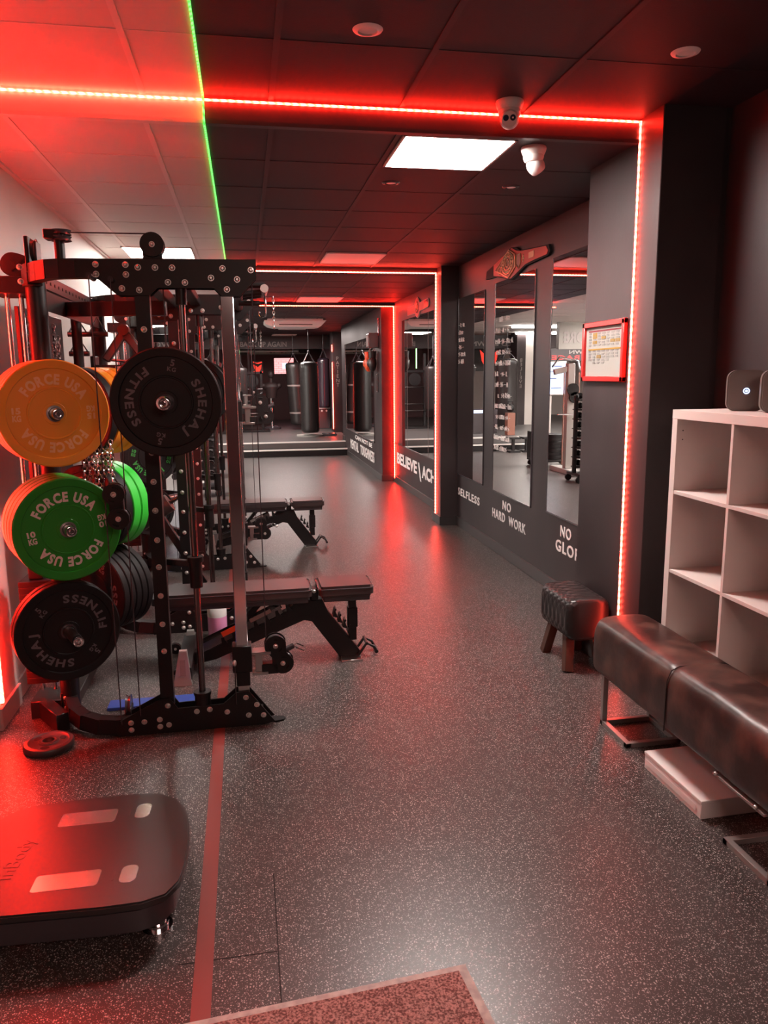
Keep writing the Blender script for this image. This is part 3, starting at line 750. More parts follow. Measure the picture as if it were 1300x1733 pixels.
# tape
tag(MB().prism([(-.205, 1.2), (-.152, 1.2), (-.153, 3.45), (-.135, 6.3), (-.13, 9), (-.178, 9), (-.185, 6.3), (-.204, 3.45)], 0.0002, .0012, 'z').obj('floor_tape', TAPE, smooth=0), 'faded red tape line running along the speckled floor', 'tape')

# ================================================================== BODY SCALE
r = tag(empty('body_composition_scale', (-.55, 2.38, 0)), 'black rounded scale platform with four red lit metal foot electrodes', 'scale')
pts = [(-1.16, 2.47), (-1.05, 2.46), (-.97, 2.50), (-.90, 2.585), (-.85, 2.645), (-.79, 2.675), (-.61, 2.69), (-.44, 2.688), (-.36, 2.675), (-.30, 2.63), (-.262, 2.56), (-.243, 2.47), (-.235, 2.36), (-.237, 2.24), (-.25, 2.15), (-.285, 2.095), (-.35, 2.072), (-.46, 2.07), (-.75, 2.085), (-.86, 2.10), (-.97, 2.19), (-1.05, 2.235), (-1.16, 2.24)]
pts = [(a + .55, b_ - 2.38) for a, b_ in pts]
def sc2(k): return [(a * k - (1 - k) * .1, b_ * k) for a, b_ in pts]
SCB = bump(mat('satin_black_plastic', (0.028, 0.024, 0.024), 0.36), scale=500, strength=0.06, dist=.0005)
MB().prism(pts, .135, .160, 'z', .005).obj('top_plate', SCB, r)
MB().prism(sc2(.955), .050, .135, 'z', .010).obj('body', BLKFIT, r)
for x, y in ((.225, -.213), (.20, .20), (-.35, -.19), (-.35, .2)): MB().cyl((x, y, 0), (x, y, .012), .046, 24).cyl((x, y, .012), (x, y, .028), .036, 24).cyl((x, y, .028), (x, y, .05), .03, 20).obj('adjustable_foot', CHR, r)
ELEC = mat('electrode_steel', (0.80, 0.72, 0.70), 0.22, 0.9)
for (cx, cy, w_, h_) in ((-.585, 2.555, .185, .080), (-.405, 2.565, .050, .088), (-.585, 2.215, .190, .078), (-.405, 2.215, .050, .084)):
    nm = 'heel_electrode' if w_ < .1 else 'foot_electrode'
    sh_ = .04
    p = [(a + b_ * .05 + cx + .55, b_ + cy - 2.38) for a, b_ in rrect(w_, h_, .012 if w_ > .1 else .02, 4)]
    MB().prism(p, .158, .1612, 'z', .0007).obj(nm, ELEC, r)
for cy in (2.56, 2.215): MB().prism([(a - .45 + .55, b_ + cy - 2.38) for a, b_ in rrect(.007, .05, .0034, 3)], .1605, .1612, 'z').obj('guide_mark', SKIRT, r, smooth=0)
me = text_mesh('InBody', .0, .5)
MB().mesh(me, Matrix.Translation((-.205, -.13, .1605)) @ Matrix.Rotation(PI / 2 - .12, 4, 'Z') @ Matrix.Diagonal((.075, .065, .001, 1))).obj('embossed_lettering', SKIRT, r, smooth=0)
MB().lathe([(0, 0), (.095, 0), (.095, -.02), (.08, -.03), (0, -.03)], Matrix.Translation((-.415, .035, .160)) @ Matrix.Rotation(-PI / 2, 4, 'X'), 32).cyl((-.44, .03, .19), (-.44, .03, .5), .03, 20).obj('handle_column', WPL, r)

# small plate on the floor
r = tag(empty('small_weight_plate', (-.935, 3.46, 0)), 'small dark weight plate with grip holes lying on the floor', 'weight plate')
fl = Matrix.Rotation(-PI / 2, 4, 'X')
MB().lathe([(.026, 0), (.103, 0), (.108, -.006), (.108, -.026), (.103, -.032), (.088, -.034), (.082, -.029), (.046, -.029), (.042, -.034), (.026, -.034), (.026, 0)], fl, 40).obj('plate_body', mat('worn_grip_plate_rubber', (.045, .028, .028), .4), r)
MB().lathe([(.025, -.001), (.033, -.0355), (.025, -.0355), (.025, -.001)], fl, 30).obj('steel_hub', SATIN, r)
for k in range(3):
    a = 2 * PI * k / 3 + .5
    p = [((.064 + .013 * math.cos(t)) * math.cos(a + .32 * math.sin(t)), (.064 + .013 * math.cos(t)) * math.sin(a + .32 * math.sin(t))) for t in [2 * PI * i / 16 for i in range(16)]]
    MB().prism(p, .0285, .0297, 'z').obj('grip_hole', mat('hole_black', (.002, .002, .002), .9), r, smooth=0)
tag(MB().box(-.74, -.28, 3.80, 3.90, 0, .018, .003).obj('foam_mat', BLUE), 'blue foam mat lying behind the near foot of the weight rack', 'mat')

# ================================================================== BUMPER PLATES
def make_plate(kind, color, lett, t=.055, rad=.225, detail=True):
    """disc standing on edge, front face towards -y, origin at its centre on the front plane"""
    k = rad / .222
    b = MB()
    prof = [(.0265, .004), (.045 * k, .004), (.047 * k, .006), (.100 * k, .006), (.102 * k, .003), (.107 * k, .003), (.109 * k, .009), (.184 * k, .009), (.187 * k, .002), (.217 * k, .0), (.222 * k, .004),
            (.222 * k, t - .004), (.217 * k, t), (.10 * k, t), (.0265, t - .004), (.0265, .004)]
    b.lathe(prof, None, 64)
    root = b.obj('bumper_plate', color, smooth=35)
    MB().lathe([(.0255, .003), (.034, .003), (.035, .006), (.0255, .006)], None, 32).obj('steel_hub', SATIN if kind != 'black' else BLKFIT, root)
    if not detail: return root
    b = MB(); y = .0088
    if kind == 'force':
        for a in (90, 270): arc_text(b, 'FORCE USA', .122 * k, a - 4, .040 * k, y, .045, gap=.10, wide=.82)
        kg = {'y': '15', 'g': '10'}[lett[0]]
        for a in (180, 0):
            s_ = 1 if a == 180 else -1
            for tx, dz in ((kg, .003), ('KG', -.028)):
                me = text_mesh(tx, .04, .01); xs = [v.co.x for v in me.vertices]
                w_ = max(xs) - min(xs)
                M = Matrix.Rotation(0 if s_ > 0 else PI, 4, 'Y') @ Matrix.Translation((-.146 * k, y, dz)) @ Matrix.Rotation(PI / 2, 4, 'X') @ Matrix.Diagonal((.034 / w_, .034, .05, 1)) @ Matrix.Translation((-(max(xs) + min(xs)) / 2, 0, 0))
                b.mesh(me, M)
        m_ = lett[1]
    else:
        arc_text(b, 'SHEHAJ', .128 * k, 90, .034 * k, y, .035, gap=.24, wide=1.25)
        arc_text(b, 'FITNESS', .128 * k, 270, .034 * k, y, .035, inward=True, gap=.20, wide=1.25)
        for a in (0, 180): 
            arc_text(b, '5', .150 * k, a, .026 * k, y, .03, gap=.1); arc_text(b, 'KG', .128 * k, a, .017 * k, y, .03, gap=.1)
        m_ = lett
    b.obj('raised_lettering', m_, root)
    return root
YP = make_plate('force', YEL, ('y', YELD)); GP = make_plate('force', GRN, ('g', PINKW)); BP = make_plate('black', RUB, GREYRUB, t=.040, rad=.224)
THICKB = make_plate('black', RUB, GREYRUB, t=.05)
GBR = make_plate('x', GRNL, None, detail=False); GPR = make_plate('force', RUB, ('g', mat('green_print', (.05, .45, .08), .6)))
BLKF = make_plate('force', RUB, ('g', GREYRUB), t=.03, rad=.2)
PROTO = {id(p): True for p in (YP, GP, BP, THICKB, GBR, GPR, BLKF)}
used_p = set()
def put(proto, x, y, z, rot, label, group=None, turn=0.0):
    o = proto if proto.name not in used_p else copy_tree(proto)
    used_p.add(proto.name)
    o.location = (x, y, z); o.rotation_euler = (0, math.radians(rot), math.radians(turn))
    if 'group' in o: del o['group']
    return tag(o, label, 'weight plate', group)
A1 = 25.0; D1 = Vector((-math.sin(math.radians(A1)), math.cos(math.radians(A1)), 0))
A2 = -35.0; D2 = Vector((-math.sin(math.radians(A2)), math.cos(math.radians(A2)), 0))
PEGS1 = {'top': Vector((-.785, 3.44, 1.501)), 'mid': Vector((-.770, 3.44, 1.003)), 'low': Vector((-.803, 3.44, .545))}
PEGS2 = {'top': Vector((-.829, 4.11, 1.475)), 'mid': Vector((-.829, 4.11, .985)), 'low': Vector((-.829, 4.11, .535))}
def on(proto, peg, depth, rot, label, group=None, dy=0.0):
    p, d, a = (PEGS1[peg[1:]], D1, A1) if peg[0] == 'a' else (PEGS2[peg[1:]], D2, A2)
    q = p + d * depth
    return put(proto, q.x, q.y + dy, q.z, rot, label, group, a)
# nearest rack, near pegs
on(YP, 'atop', 0, 0, 'front yellow weight plate with lettering on the top peg of the nearest rack')
for k in range(3): on(YP, 'atop', .06 + k * .06, 20 + 30 * k, 'yellow weight plate stacked behind the front yellow one, only its red lit rim showing', 'yellow plates behind the front yellow plate')
on(GP, 'amid', 0, -8, 'front green ten kilo plate with white lettering on the middle peg')
for k in range(3): on(GP, 'amid', .06 + k * .06, 40 + 25 * k, 'green weight plate stacked behind the front green one, only its red lit rim showing', 'green plates behind the front green plate')
on(BP, 'alow', 0, -135, 'front black five kilo plate on the lowest peg of the nearest rack')
on(BP, 'alow', .045, 60, 'black weight plate right behind the front one on the lowest peg')
# bar plates
put(BP, -.318, 3.30, 1.545, 102, 'large black five kilo plate loaded on the near end of the rack bar')
put(THICKB, -.318, 5.14, 1.545, 30, 'black weight plate on the far end of the nearest rack bar, half hidden')
# rear pegs of the nearest rack
on(THICKB, 'btop', 0, 0, 'dark weight plate in front of yellow ones on the rear top peg')
for k in range(3): on(YP, 'btop', .055 + k * .06, 50 * k, 'yellow weight plate behind the dark one on the rear top peg', 'yellow plates on the rear top peg')
for k in range(2): on(THICKB, 'bmid', k * .053, 70 * k, 'thick black weight plate in front of the bright green ones', 'thick black plates on the rear middle peg')
for k in range(2): on(GBR, 'bmid', .108 + k * .06, 0, 'bright green weight plate behind the black ones on the rear middle peg', 'bright green plates on the rear middle peg')
for k in range(5): on(BP, 'blow', k * .044, -60 + 33 * k, 'black weight plate in the rear lower stack seen edge on', 'black plates on the rear lower peg')
# second rack
on(GPR, 'amid', 0, 15, 'black weight plate with green lettering on the second rack', dy=3.1)
on(THICKB, 'amid', .06, 15, 'black weight plate behind the one with green lettering', dy=3.1)
on(BLKF, 'alow', 0, -40, 'black weight plate with grey lettering low on the second rack', dy=3.1)
for k in range(5): on(BP, 'bmid', k * .044, 33 * k, 'thin black weight plate with red lit rim on the rear peg of the second rack', 'thin plates on the rear peg of the second rack', dy=3.1)
on(THICKB, 'atop', 0, 0, 'black weight plate on the top peg of the second rack', dy=3.1)
put(THICKB, -.318, 6.38, 1.545, 60, 'black weight plate on the near end of the second rack bar')

# ================================================================== TRAINING RACK
def pulley_disc(c, r, axis, name, parent, t=.022):
    """grooved wheel"""
    M = Matrix.Translation(c) @ (Matrix.Identity(4) if axis == 'y' else Matrix.Rotation(PI / 2, 4, 'X') if axis == 'z' else Matrix.Rotation(-PI / 2, 4, 'Z'))
    return MB().lathe([(.004, -t / 2), (r * .35, -t / 2), (r * .4, -t / 2 + .003), (r * .8, -t / 2 + .003), (r, -t / 2), (r * .86, 0), (r, t / 2), (r * .8, t / 2 - .003), (r * .35, t / 2), (.004, t / 2)], M, 28).obj(name, BLKFIT, parent)
def bolt(x, y, z, parent, r=.0105, axis='y'):
    if axis == 'y':
        mb = MB().lathe([(0, -.009), (r * .45, -.009), (r * .5, -.0055), (r * .62, -.0085), (r * .95, -.005), (r, -.001), (r * 1.25, -.001), (r * 1.25, 0), (0, 0)], None, 16)
    else:
        mb = MB().lathe([(0, -.009), (r * .45, -.009), (r * .5, -.0055), (r * .62, -.0085), (r * .95, -.005), (r, -.001), (r * 1.25, -.001), (r * 1.25, 0), (0, 0)], Matrix.Rotation(-PI / 2, 4, 'Z'), 16)
    if 'bolt' + axis in CACHE and r == .0105:
        o = CACHE['bolt' + axis].copy(); COL.objects.link(o); mb.bm.free()
    else:
        o = mb.obj('bolt', BOLT)
        if r == .0105: CACHE['bolt' + axis] = o
    o.parent = parent; o.location = (x, y, z)
    return o
CACHE = {}
def side_frame(r, y0, far=False):
    """one side of the rack in the plane y = y0 (outer plate face)"""
    s = 1
    tp = MB().prism([(-.59, 2.06), (-.51, 1.99), (-.38, 1.99), (-.345, 2.022), (-.11, 2.022), (-.08, 1.99), (.0, 1.99), (.072, 2.065), (.072, 2.145), (-.62, 2.135), (-.62, 2.075)], y0, y0 + .008, 'y', .0015).obj('top_plate', BLK, r)
    tp2 = MB().prism([(-.59, 2.06), (-.51, 1.99), (-.38, 1.99), (-.345, 2.022), (-.11, 2.022), (-.08, 1.99), (.0, 1.99), (.072, 2.065), (.072, 2.145), (-.62, 2.135)], y0 + .068, y0 + .076, 'y', .0015).obj('top_plate', BLK, r)
    for x, z in ((-.59,2.115),(-.47,2.115),(-.42,2.105),(-.35,2.105),(-.28,2.105),(-.07,2.105),(.05,2.10),(-.59,2.075),(-.47,2.075),(-.12,2.065),(-.01,2.06),(-.30,2.045),(-.23,2.045),(-.055,2.018),(-.49,2.018),(-.42,2.012)):
        bolt(x, y0, z, tp)
    # curved top tube from the rear post
    path = [(-.885, y0 + .20, 2.095), (-.865, y0 + .155, 2.096), (-.835, y0 + .11, 2.097), (-.79, y0 + .065, 2.098), (-.74, y0 + .045, 2.099), (-.68, y0 + .038, 2.10), (.06, y0 + .038, 2.105)]
    b = MB()
    for p, q in zip(path, path[1:]): b.beam(p, (Vector(q) + (Vector(q) - Vector(p)).normalized() * .008), .055, .078)
    b.obj('top_tube', BLK, r)
    c = MB().beam((-.915, y0 + .245, 2.09), (-.875, y0 + .178, 2.093), .066, .095, .004).obj('clamp_plate', BLK, r)
    for dz in (-.03, .03): bolt(-.915 - .015, y0 + .16, 2.09 + dz, c)
    # posts
    MB().cyl((-.89, y0 + .24, 0.02), (-.89, y0 + .24, 2.10), .044, 28).obj('rear_post', BLK, r)
    MB().box(-.442, -.382, y0 + .010, y0 + .068, .12, 2.06, .004).obj('middle_post', BLK, r)
    mp = MB().box(-.442, -.382, y0 + .0085, y0 + .0095, .13, 2.0).obj('post_face', BLK, r, smooth=0)
    for z in (1.85, 1.32, 1.19, 1.06, .925, .80, .665, .53, .40): bolt(-.412, y0 + .0085, z, mp)
    ch = MB().box(-.086, -.030, y0 + .010, y0 + .066, .38, 2.02, .003).obj('chrome_upright', CHR, r)
    MB().box(-.090, -.026, y0 + .006, y0 + .070, .20, .385, .003).obj('upright_sleeve', BLK, r)
    MB().box(-.084, -.032, y0 + .012, y0 + .064, .10, .20, .002).obj('upright_foot', SATIN, r)
    b = MB()
    for k in range(22): b.cyl((-.0295, y0 + .038, .45 + k * .07), (-.0285, y0 + .038, .45 + k * .07), .007, 10)
    tag(b.obj('adjustment_hole', mat('hole_black', (0, 0, 0)), r), kind='stuff')
    # base
    bp = MB().prism([(-.64, .0), (.03, .0), (.085, .012), (-.035, .175), (-.095, .172), (-.155, .122), (-.365, .118), (-.40, .172), (-.445, .168), (-.63, .075)], y0, y0 + .008, 'y', .0015).obj('base_plate', BLK, r)
    MB().prism([(-.64, .0), (.03, .0), (.085, .012), (-.035, .175), (-.095, .172), (-.155, .122), (-.365, .118), (-.40, .172), (-.445, .168), (-.63, .075)], y0 + .068, y0 + .076, 'y', .0015).obj('base_plate', BLK, r)
    for x, z in ((-.58,.065),(-.58,.03),(-.52,.065),(-.45,.07),(-.45,.035),(-.41,.04),(-.41,.135),(-.28,.095),(-.22,.10),(-.14,.08),(-.04,.055),(-.05,.145),(.0,.105),(.03,.05)):
        bolt(x, y0, z, bp)
    path = [(-.895, y0 + .28, .105), (-.88, y0 + .2, .10), (-.85, y0 + .12, .085), (-.80, y0 + .065, .07), (-.73, y0 + .042, .052), (-.65, y0 + .038, .042), (.02, y0 + .038, .04)]
    b = MB()
    for p, q in zip(path, path[1:]): b.beam(p, (Vector(q) + (Vector(q) - Vector(p)).normalized() * .01), .056, .074)
    b.obj('base_tube', BLK, r)
    c = MB().box(-.93, -.865, y0 + .205, y0 + .215, .055, .155, .003).obj('clamp_plate', BLK, r)
    for dz in (.08, .13): bolt(-.905, y0 + .205, dz, c)
    MB().prism([(.0, 0), (.06, -.03), (.095, -.02), (.105, 0), (.095, .02), (.06, .03)], .001, .010, 'z').obj('foot_tab', BLK, r, loc=(.03, y0 + .04, 0))
    MB().box(-.94, -.86, y0 + .2, y0 + .28, 0, .02, .003).obj('post_foot', BLK, r)
    # guide rod and carriage
    MB().cyl((-.252, y0 + .038, .10), (-.252, y0 + .038, 2.06), .0155, 20).obj('guide_rod', DARKSTEEL, r)
    MB().cyl((-.252, y0 + .038, .10), (-.252, y0 + .038, .165), .037, 24).cyl((-.252, y0 + .038, .165), (-.252, y0 + .038, .18), .041, 24).obj('rod_collar', BLK, r)
    MB().cyl((-.252, y0 + .038, 1.955), (-.252, y0 + .038, 2.03), .024, 20).obj('rod_collar', BLK, r)
    MB().cyl((-.252, y0 + .038, .69), (-.252, y0 + .038, .83), .029, 24).cyl((-.252, y0 + .038, .81), (-.252, y0 + .038, .835), .036, 24).obj('safety_stop', BLK, r)
    MB().beam((-.40, y0 + .085, .81), (-.27, y0 + .045, .80), .03, .03, .003).obj('stop_arm', BLK, r)
    MB().cyl((-.252, y0 + .038, 1.49), (-.252, y0 + .038, 1.60), .030, 24).box(-.33, -.25, y0 + .02, y0 + .055, 1.515, 1.575, .005).obj('bar_carriage', BLK, r)
    # plate pegs, set at an angle to the frame
    if not far:
        for grp, D, dist in ((PEGS1, D1, (.305, .305, .305)), (PEGS2, D2, (.34, .34, .34))):
            for (nm, p), dd in zip(grp.items(), dist):
                p = p - Vector((0, 3.5, 0))
                tip = {'top': .045, 'mid': .04, 'low': .15}[nm] if grp is PEGS1 else .02
                t0 = p - D * tip; t1 = p + D * dd
                pg = MB().cyl(t0, t1, .0235, 24).obj('plate_peg', SATIN, r)
                MB().lathe([(0, -.004), (.008, -.004), (.010, 0), (.017, -.002), (.0225, 0), (.0235, .012), (.0235, .02), (0, .02)], Matrix.Translation(t0 - D * .014) @ Matrix.Rotation(math.radians(A1 if grp is PEGS1 else A2), 4, 'Z'), 24).obj('chrome_cap', CHR, pg)
                end = Vector((-.885, y0 + .24, p.z)) if grp is PEGS1 else Vector((-.90, 1.10, p.z))
                MB().beam(t1, end, .03, .07, .003).obj('peg_bracket', BLK, r)
    # cables
    b = MB()
    for x, ya, z0, z1 in ((-.606, -.085, .10, 2.06), (-.527, -.05, .12, 2.05), (-.325, .03, 1.6, 2.02)):
        b.cyl((x, y0 + ya, z0), (x + .0, y0 + ya, z1), .0028, 6)
    b.cyl((-.606, y0 - .085, 2.06), (-.606, y0 + .03, 2.06), .012, 12).cyl((-.527, y0 - .05, 2.05), (-.527, y0 + .03, 2.05), .012, 12)
    b.obj('cable', BLKFIT, r)
    yo_ = y0; y0 = y0 - .115
    pb = MB().box(-.590, -.530, y0 + .015, y0 + .055, 1.03, 1.17, .006).obj('pulley_block', BLK, r)
    for x, z in ((-.566, 1.157), (-.553, 1.050)):
        wq = MB().cyl((x, y0 + .0, z), (x, y0 + .006, z), .046, 32).cyl((x, y0 + .05, z), (x, y0 + .056, z), .046, 32).obj('pulley_cover', BLK, pb)
        b = MB()
        for k in range(2):
            a0 = math.radians(40 + 180 * k)
            b.tube([(x + .030 * math.cos(a0 + t * .14), y0 - .0006, z + .030 * math.sin(a0 + t * .14)) for t in range(8)], .0035, 5)
        b.obj('cut_slot', mat('hole_black', (0, 0, 0)), wq)
        bolt(x, y0, z, wq, .0095)
        pulley_disc((x, y0 + .028, z), .044, 'y', 'pulley_wheel', pb, .03)
    y0 = yo_
    # base pulley
    pulley_disc((-.60, y0 + .10, .115), .048, 'x', 'base_pulley', r)
    MB().box(-.615, -.585, y0 + .06, y0 + .14, .05, .11, .004).obj('pulley_bracket', BLK, r)

def trolley(r, y0, z, far_t=False):
    """swivel double pulley riding on the chrome upright"""
    b = MB().box(-.105, -.015, y0 - .004, y0 + .08, z - .075, z + .055, .004)
    t = b.obj('pulley_trolley', BLK, r)
    MB().box(-.015, .075, y0 + .0, y0 + .07, z + .005, z + .02, .002).box(-.015, .06, y0 + .0, y0 + .07, z - .095, z - .08, .002).box(.0, .035, y0 + .01, y0 + .06, z - .08, z + .005, .002).obj('swivel_bracket', SATIN, t)
    a, c = Vector((.098, z + .042)), Vector((.130, z - .045))
    def hull():
        d = (c - a).normalized(); nrm = Vector((-d.y, d.x)); an = math.degrees(math.atan2(nrm.y, nrm.x)); R_ = .052
        p = []
        for i in range(13): q = math.radians(an + 15 * i); p.append((a.x + R_ * math.cos(q), a.y + R_ * math.sin(q)))
        m_ = (a + c) / 2; p.append((m_.x - nrm.x * .036, m_.y - nrm.y * .036))
        for i in range(13): q = math.radians(an + 180 + 15 * i); p.append((c.x + R_ * math.cos(q), c.y + R_ * math.sin(q)))
        p.append((m_.x + nrm.x * .036, m_.y + nrm.y * .036))
        return p
    cov = MB().prism(hull(), y0 + .005, y0 + .012, 'y', .0015).prism(hull(), y0 + .055, y0 + .062, 'y', .0015).box(.03, .11, y0 + .005, y0 + .062, z - .095, z - .045, .004).obj('pulley_cover', BLK, t)
    for q in (a, c):
        pulley_disc((q.x, y0 + .033, q.y), .046, 'y', 'pulley_wheel', t, .036)
        bolt(q.x, y0 + .005, q.y, cov, .0095)
        s_ = MB()
        for k in range(3):
            a0 = math.radians(60 + 120 * k)
            s_.tube([(q.x + .031 * math.cos(a0 + i * .12), y0 + .0045, q.y + .031 * math.sin(a0 + i * .12)) for i in range(7)], .0035, 5)
        s_.obj('cut_slot', mat('hole_black', (0, 0, 0)), cov)
    MB().cyl((.14, y0 + .033, z + .01), (.185, y0 + .033, z + .03), .013, 14).obj('cable_stop', BLKFIT, t)
    if not far_t: MB().tube([(.185 + .0, y0 + .033, z + .032), (.20, y0 + .033, z + .040), (.235, y0 + .033, z + .022), (.245, y0 + .033, z + .008), (.232, y0 + .033, z + .002), (.20, y0 + .033, z + .018)], .003, 6, closed=True).obj('carabiner', CHR, t)
    MB().cyl((-.095, y0 - .012, z - .01), (-.095, y0 - .012, z - .10), .0028, 6).cyl((.055, y0 + .033, z + .05), (.052, y0 + .033, 2.05), .0028, 6).cyl((-.095, y0 - .012, z - .1), (-.095, y0 - .012, .12), .0028, 6).obj('cable', BLKFIT, t)
    MB().ball((-.095, y0 - .014, z - .02), .010, 10, (1, 1, 1.6)).obj('cable_end', BOLT, t)
    return t

def make_rack():
    r = empty('training_rack', (0, 0, 0))
    side_frame(r, 0.0); side_frame(r, 1.46, True)
    trolley(r, 0.0, .345); trolley(r, 1.46, 1.44, True)
    # cross members
    MB().box(-.93, -.87, .29, 1.67, 2.045, 2.115, .004).obj('rear_crossbeam', BLK, r)
    b = MB().box(-.875, -.870, .35, 1.65, 1.95, 2.04, .001); b.obj('rear_crossplate', BLK, r)
    b = MB()
    for k in range(16): b.cyl((-.8705, .36 + k * .08, 2.08), (-.8685, .36 + k * .08, 2.08), .008, 10)
    tag(b.obj('adjustment_hole', mat('hole_black', (0, 0, 0)), r), kind='stuff')
    MB().box(-.93, -.87, .28, 1.66, .04, .10, .004).obj('floor_crossbeam', BLK, r)
    MB().beam((-.87, .75, 1.99), (-.60, .55, 1.98), .05, .07, .003).beam((-.61, .55, 1.98), (-.36, .53, 1.98), .05, .07, .003).obj('inner_beam', BLK, r)
    MB().cyl((-.90, 1.10, .05), (-.90, 1.10, 1.98), .028, 20).obj('inner_post', BLK, r)
    MB().box(-.44, -.385, .07, 1.47, 2.06, 2.12, .003).obj('top_crossbeam', BLK, r)
    MB().box(-.30, -.24, .07, 1.47, 2.075, 2.115, .003).obj('top_crossbeam', BLK, r)
    # pull up bars with chrome grips
    b = MB().cyl((-.01, .10, 2.065), (-.01, 1.46, 2.065), .024, 16)
    for yy in (.72, .86): b.tube([(-.01, yy, 2.065), (.06, yy, 2.075), (.11, yy, 2.08)], .016, 10)
    b.cyl((-.01, .72, 2.115), (.13, .72, 2.115), .014, 12).cyl((-.01, .79, 2.03), (.10, .79, 2.03), .014, 12)
    pb = b.obj('pull_up_bar', BLK, r)
    MB().cyl((.125, .66, 2.095), (.125, .92, 2.095), .021, 20).obj('chrome_grip', SATIN, pb)
    MB().tube([(.125, .68, 2.075), (.13, .68, 1.98), (.125, .69, 1.955), (.105, .69, 1.95), (.095, .69, 1.965), (.095, .69, 1.98)], .0045, 8).obj('hook', CHR, pb)
    b = MB()
    for k in range(11):
        z = 2.05 - k * .015
        b.tube([(.17 + .006 * math.cos(a) * (k % 2), .70 + .006 * math.cos(a) * ((k + 1) % 2), z + .010 * math.sin(a)) for a in [2 * PI * i / 8 for i in range(8)]], .0018, 5, closed=True)
    b.obj('hanging_chain', SATIN, pb)
    # bar across the two guide rods
    sb = MB().cyl((-.318, -.21, 1.545), (-.318, 1.86, 1.545), .0145, 18).obj('lifting_bar', DARKSTEEL, r)
    for a, c in ((-.29, -.08), (1.62, 1.90)):
        MB().cyl((-.318, a, 1.545), (-.318, c, 1.545), .0245, 22).obj('bar_sleeve', SATIN, sb)
    MB().lathe([(0, -.003), (.007, -.003), (.009, 0), (.014, -.003), (.024, -.003), (.028, 0), (.028, .018), (.0245, .02), (0, .02)], Matrix.Translation((-.318, -.31, 1.545)), 28).obj('sleeve_cap', CHR, sb)
    # top pulleys
    t = MB().box(-.40, -.32, .02, .045, 2.14, 2.20, .004).box(-.375, -.345, .055, .075, 2.12, 2.225, .003).obj('pulley_bracket', BLK, r)
    MB().cyl((-.358, .004, 2.20), (-.358, .012, 2.20), .050, 32).cyl((-.358, .055, 2.20), (-.358, .062, 2.20), .050, 32).obj('pulley_cover', BLK, t); bolt(-.358, .004, 2.20, t, .0095)
    pulley_disc((-.358, .034, 2.20), .046, 'y', 'pulley_wheel', t, .038)
    t = MB().cyl((-.745, .09, 2.10), (-.745, .09, 2.235), .021, 18).box(-.80, -.735, .05, .12, 2.222, 2.262, .004).obj('pulley_post', BLK, r)
    for dz in (2.253, 2.227): pulley_disc((-.735, .085, dz), .043, 'z', 'pulley_wheel', t, .018)
    MB().cyl((-.70, .045, 2.247), (-.37, .035, 2.247), .0028, 6).obj('cable', BLKFIT, t)
    t = MB().box(-.905, -.888, .16, .24, 2.10, 2.25, .003).box(-.868, -.855, .16, .24, 2.10, 2.23, .003).obj('pulley_bracket', BLK, r)
    pulley_disc((-.872, .20, 2.195), .048, 'x', 'pulley_wheel', t, .02)
    bolt(-.905, .20, 2.18, t, .0095, 'x')
    b = MB().prism([(-.98 + .06 * math.cos(a) * (1 + .12 * math.cos(2 * a)), 2.145 + .062 * math.sin(a) * (1 + .15 * math.cos(2 * a + .6))) for a in [2 * PI * i / 24 for i in range(24)]], .30, .308, 'y'); b.obj('cam_plate', BLK, r)
    MB().beam((-1.0, .30, 2.17), (-.95, .298, 2.12), .004, .006).beam((-.95, .30, 2.17), (-1.0, .298, 2.12), .004, .006).obj('cam_slot', mat('hole_black', (0, 0, 0)), r)
    # weight stack behind the rear post
    MB().box(-1.10, -.93, .26, .50, 2.02, 2.095, .003).obj('stack_head', BLK, r)
    for x in (-1.045, -.985): MB().cyl((x, .36, .12), (x, .36, 2.03), .0115, 14).obj('stack_rod', CHR, r)
    MB().box(-1.09, -.94, .28, .46, 0, .09, .003).beam((-1.02, .28, .05), (-.90, .1, .05), .06, .09, .003).obj('stack_base', BLK, r)
    b = MB()
    for k in range(17): b.box(-1.088, -.945, .26, .46, .19 + k * .030, .19 + k * .030 + .028, .001)
    st = b.obj('weight_stack', BLK, r)
    MB().box(-1.05, -.985, .30, .42, .70, .78, .003).obj('stack_selector', BLK, st)
    # hook board with hanging chains
    MB().box(-1.07, -1.05, .55, 1.45, 1.05, 1.99, .002).obj('hook_board', BLK, r)
    return r
RACKL = ('black training rack with guide rods, chrome uprights and loaded plates, nearest the camera', 'second black training rack, farther back behind the nearest one')
rack1 = tag(make_rack(), RACKL[0], 'weight rack', 'training racks'); rack1.location = (0, 3.5, 0)
del rack1['group']
rack2 = copy_tree(rack1); rack2.location = (0, 6.60, 0); tag(rack2, RACKL[1], 'weight rack')

# chains and straps on the hook board
CHM = mat('bright_chain_steel', (.7, .66, .66), .25, 1.0)
def chain_obj(x, y, z, n, label, group, m=CHM, lk=.030):
    b = MB()
    for k in range(n):
        c = Vector((0, 0, -k * lk * .72)); pts = []
        for i in range(8):
            a = 2 * PI * i / 8; u = .010 * math.cos(a); v = lk * .5 * math.sin(a)
            pts.append(c + (Vector((0, u, v)) if k % 2 else Vector((u, 0, v))))
        b.tube(pts, .0032, 5, closed=True)
    return tag(b.obj('hanging_chain', m, loc=(x, y, z)), label, 'chain', group)
for k in range(8):
    chain_obj(-1.035, 4.12 + k * .09, 1.93 - (k % 3) * .06, 30 if k % 2 else 22, 'steel chain hanging from the hook board behind the yellow plates', 'chains on the hook board')
for k in range(7):
    chain_obj(-.80 + .022 * k, 4.02 + .015 * (k % 3), 1.33, 14 - k % 3, 'bright steel chain bundle hanging just below the yellow plates', 'bundle of chains below the yellow plates')

